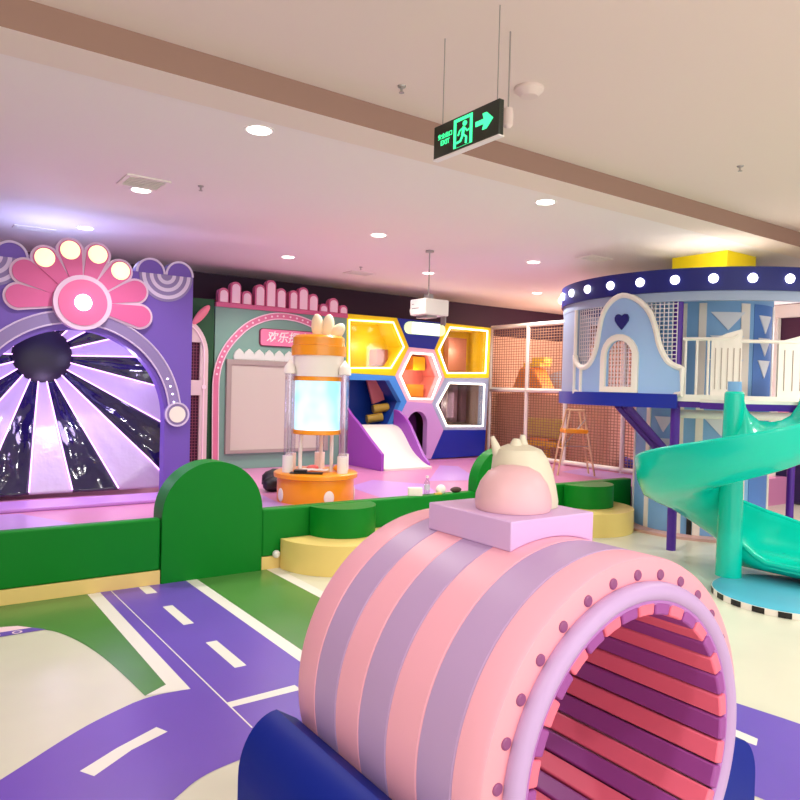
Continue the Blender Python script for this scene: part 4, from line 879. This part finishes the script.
# floor disc below
t = thing('round_mat', 'round aqua floor mat with black and white checked rim under the slide', 'mat', (5.79, 2.75, 0))
m0 = B(); lathe(m0, [(.0, 0), (.565, 0), (.57, .045), (.555, .055), (0, .055)], 5.79, 2.75, 72); new_obj('mat_top', m0, [M_TEALMAT], t)
m0 = B(); prism(m0, circle(5.79, 2.75, .574, 80), .001, .046, fZ(0), [circle(5.79, 2.75, .566, 80)]); rim_ = new_obj('mat_rim', m0, [M_OFF], t, smooth=False)
for k in range(0, 40, 2):
    a0_ = 9*k; pts = arc(5.79, 2.75, .5775, a0_, a0_+9, 4)+arc(5.79, 2.75, .5745, a0_+9, a0_, 4)
    m0 = B(); prism(m0, pts, .002, .044, fZ(0)); new_obj('rim_check', m0, [M_BLACK], rim_, smooth=False)

# ================================================================ TUNNEL IN FRONT
TX, TZc, TR_ = 1.708, .568, .567; Y0, Y1 = 1.235, 2.18
t = thing('crawl_tunnel', 'big pink and lilac striped foam crawl tunnel with a slatted inside', 'tunnel', (TX, 1.7, 0))
def fT(r): return lambda a, y, d: Vector((TX+(r+d)*math.cos(math.radians(a)), y, TZc+(r+d)*math.sin(math.radians(a))))
ys = [Y1, 2.05, 1.915, 1.78, 1.635, 1.49, 1.345, Y0]
m0 = B(); NS = 96
def shell_ring(y, r): return [m0.verts.new((TX+r*math.cos(2*PI*k/NS), y, TZc+r*math.sin(2*PI*k/NS))) for k in range(NS)]
seq = [(Y1, .45, 0), (Y1, .548, 0), (Y1-.006, .562, 0), (Y1-.02, TR_, 0)]
for i in range(1, 7): seq += [(ys[i]+.004, TR_, None), (ys[i], TR_-.004, None), (ys[i]-.004, TR_, None)]
seq += [(Y0+.02, TR_, 0), (Y0+.006, .562, 0), (Y0, .548, 0), (Y0-.004, .46, 0), (Y0+.02, .45, 0), (Y1-.02, .45, 0)]
rs = [shell_ring(y, r) for y, r, _ in seq]
for i in range(len(seq)):
    A_, B_ = rs[i], rs[(i+1) % len(seq)]; ym = (seq[i][0]+seq[(i+1) % len(seq)][0])/2; mi = 0
    if 3 <= i <= len(seq)-7:
        for j in range(7):
            if ys[j+1] <= ym <= ys[j]: mi = j % 2
    if i in (len(seq)-5, len(seq)-4): mi = 2
    for k in range(NS): m0.faces.new([A_[k], A_[(k+1) % NS], B_[(k+1) % NS], B_[k]]).material_index = mi
new_obj('shell', m0, [M_PINK, M_LIL, foam('rim_pink', (240, 158, 172))], t)
for k in range(30):
    a = math.radians(172.5-11.9*k); m0 = B(); lathe(m0, [(.0, .004), (.012, .004), (.0155, .001), (.016, -.002)], 0, 0, 16, 0, Matrix.Translation((TX+.518*math.cos(a), Y0-.003, TZc+.518*math.sin(a))) @ Matrix.Rotation(PI/2, 4, 'X'))
    new_obj('stud', m0, [M_PURD], t)
m0 = B(); tube(m0, [(TX+.474*math.cos(2*PI*k/72), Y0-.016, TZc+.474*math.sin(2*PI*k/72)) for k in range(72)], .028, 16, closed=True); new_obj('mouth_ring', m0, [M_LIL], t)
m0 = B(); tube(m0, [(TX+.445*math.cos(2*PI*k/72), Y0-.022, TZc+.445*math.sin(2*PI*k/72)) for k in range(72)], .010, 10, closed=True); new_obj('mouth_piping', m0, [mat('orchid_piping', (176, 112, 186), .4)], t)
NSL = 36
for k in range(NSL):
    a0_ = 360/NSL*k+3; pk = k % 2 == 0
    m0 = B(); prism(m0, [(a0_+.4, Y0-.032), (a0_+360/NSL-.4, Y0-.032), (a0_+360/NSL-.5, Y1-.02), (a0_+.5, Y1-.02)], -.037, 0, fT(.446), step=6)
    sl = new_obj('inner_slat', m0, [M_SLATP if pk else M_SLATU], t, bevel=.006)
    sl['label'] = 'pink slat' if pk else 'plum slat'
# blue half-round cradles
def bumper(s, label, hz=.19, ow=.77):
    o_ = [(.0, 0), (.0, .30)]+[(.135-.135*math.cos(math.radians(b)), .30+hz*math.sin(math.radians(b))) for b in range(10, 91, 8)]+[(.21, .47), (.24, .40)]
    # inner side follows the tunnel
    xs = []
    for zz in (.40, .30, .20, .10, .04): xs.append((TR_-math.sqrt(max(TR_**2-(TZc-zz)**2, 0)), zz))
    prof = [(TX+s*(-ow+u), v) for u, v in o_[:-2]]
    for zz in (.44, .36, .28, .20, .12, .05):
        prof.append((TX-s*(math.sqrt(TR_**2-(TZc-zz)**2)+.004), zz))
    prof.append((prof[-1][0], 0))
    m0 = B(); prism(m0, prof, 0, Y1+.01-1.245, fY(1.245)); simple('foam_cradle', m0, M_NAVY, label, 'cushion', bevel=.03, seg=4)
bumper(1, 'navy half-round foam cushion against the road side of the tunnel')
bumper(-1, 'navy half-round foam cushion on the slide side of the tunnel', .155, .715)
# plinth block
hx, zt = .19, 1.20; arcp = [(TX-hx+.01+2*hx*i/12, TZc+math.sqrt(TR_**2-(-hx+.01+2*hx*i/12)**2)+.0005) for i in range(13)]
m0 = B(); prism(m0, [(TX+hx+.01, zt), (TX-hx+.01, zt)]+arcp, 0, .41, fY(1.55)); simple('foam_plinth', m0, M_BOXL, 'square light lilac foam block sitting on top of the striped tunnel', 'block', bevel=.005, seg=3)
t = thing('cat_ornament', 'pale pink dome and cream cat-eared shell ornament on the lilac block', 'ornament', (1.70, 1.75, 1.2))
m0 = B(); lathe(m0, [(.124, 1.201), (.128, 1.215), (.126, 1.25), (.112, 1.29), (.086, 1.325), (.048, 1.345), (0, 1.35)], 1.70, 1.72, 40); new_obj('pink_dome', m0, [foam('blush_foam', (226, 182, 190))], t)
m0 = B(); sc_ = Vector((1.735, 1.80, 0))+Rh*.078
lathe(m0, [(.108, 1.201), (.112, 1.22), (.111, 1.27), (.106, 1.32), (.095, 1.365), (.078, 1.395), (.04, 1.41), (0, 1.413)], sc_.x, sc_.y, 40)
for v in m0.verts: v.co -= Rh*(v.co.z-1.2)*.16
new_obj('cream_shell', m0, [mat('cream_foam', (216, 210, 188), .5)], t)
for du, dv, z0_, z1_, r_, lean in ((-.092, -.01, 1.345, 1.437, .024, -.035), (-.045, -.02, 1.365, 1.432, .04, 0), (-.012, .01, 1.37, 1.444, .026, -.006)):
    b_ = sc_+Rh*du+Fh*dv; m0 = B(); tube(m0, [b_+Vector((0, 0, z0_)), b_+Rh*lean*.5+Vector((0, 0, (z0_+z1_)/2)), b_+Rh*lean+Vector((0, 0, z1_))], [r_, r_*.7, r_*.3], 16); new_obj('ear_tip', m0, [mat('cream_foam', (216, 210, 188), .5)], t)
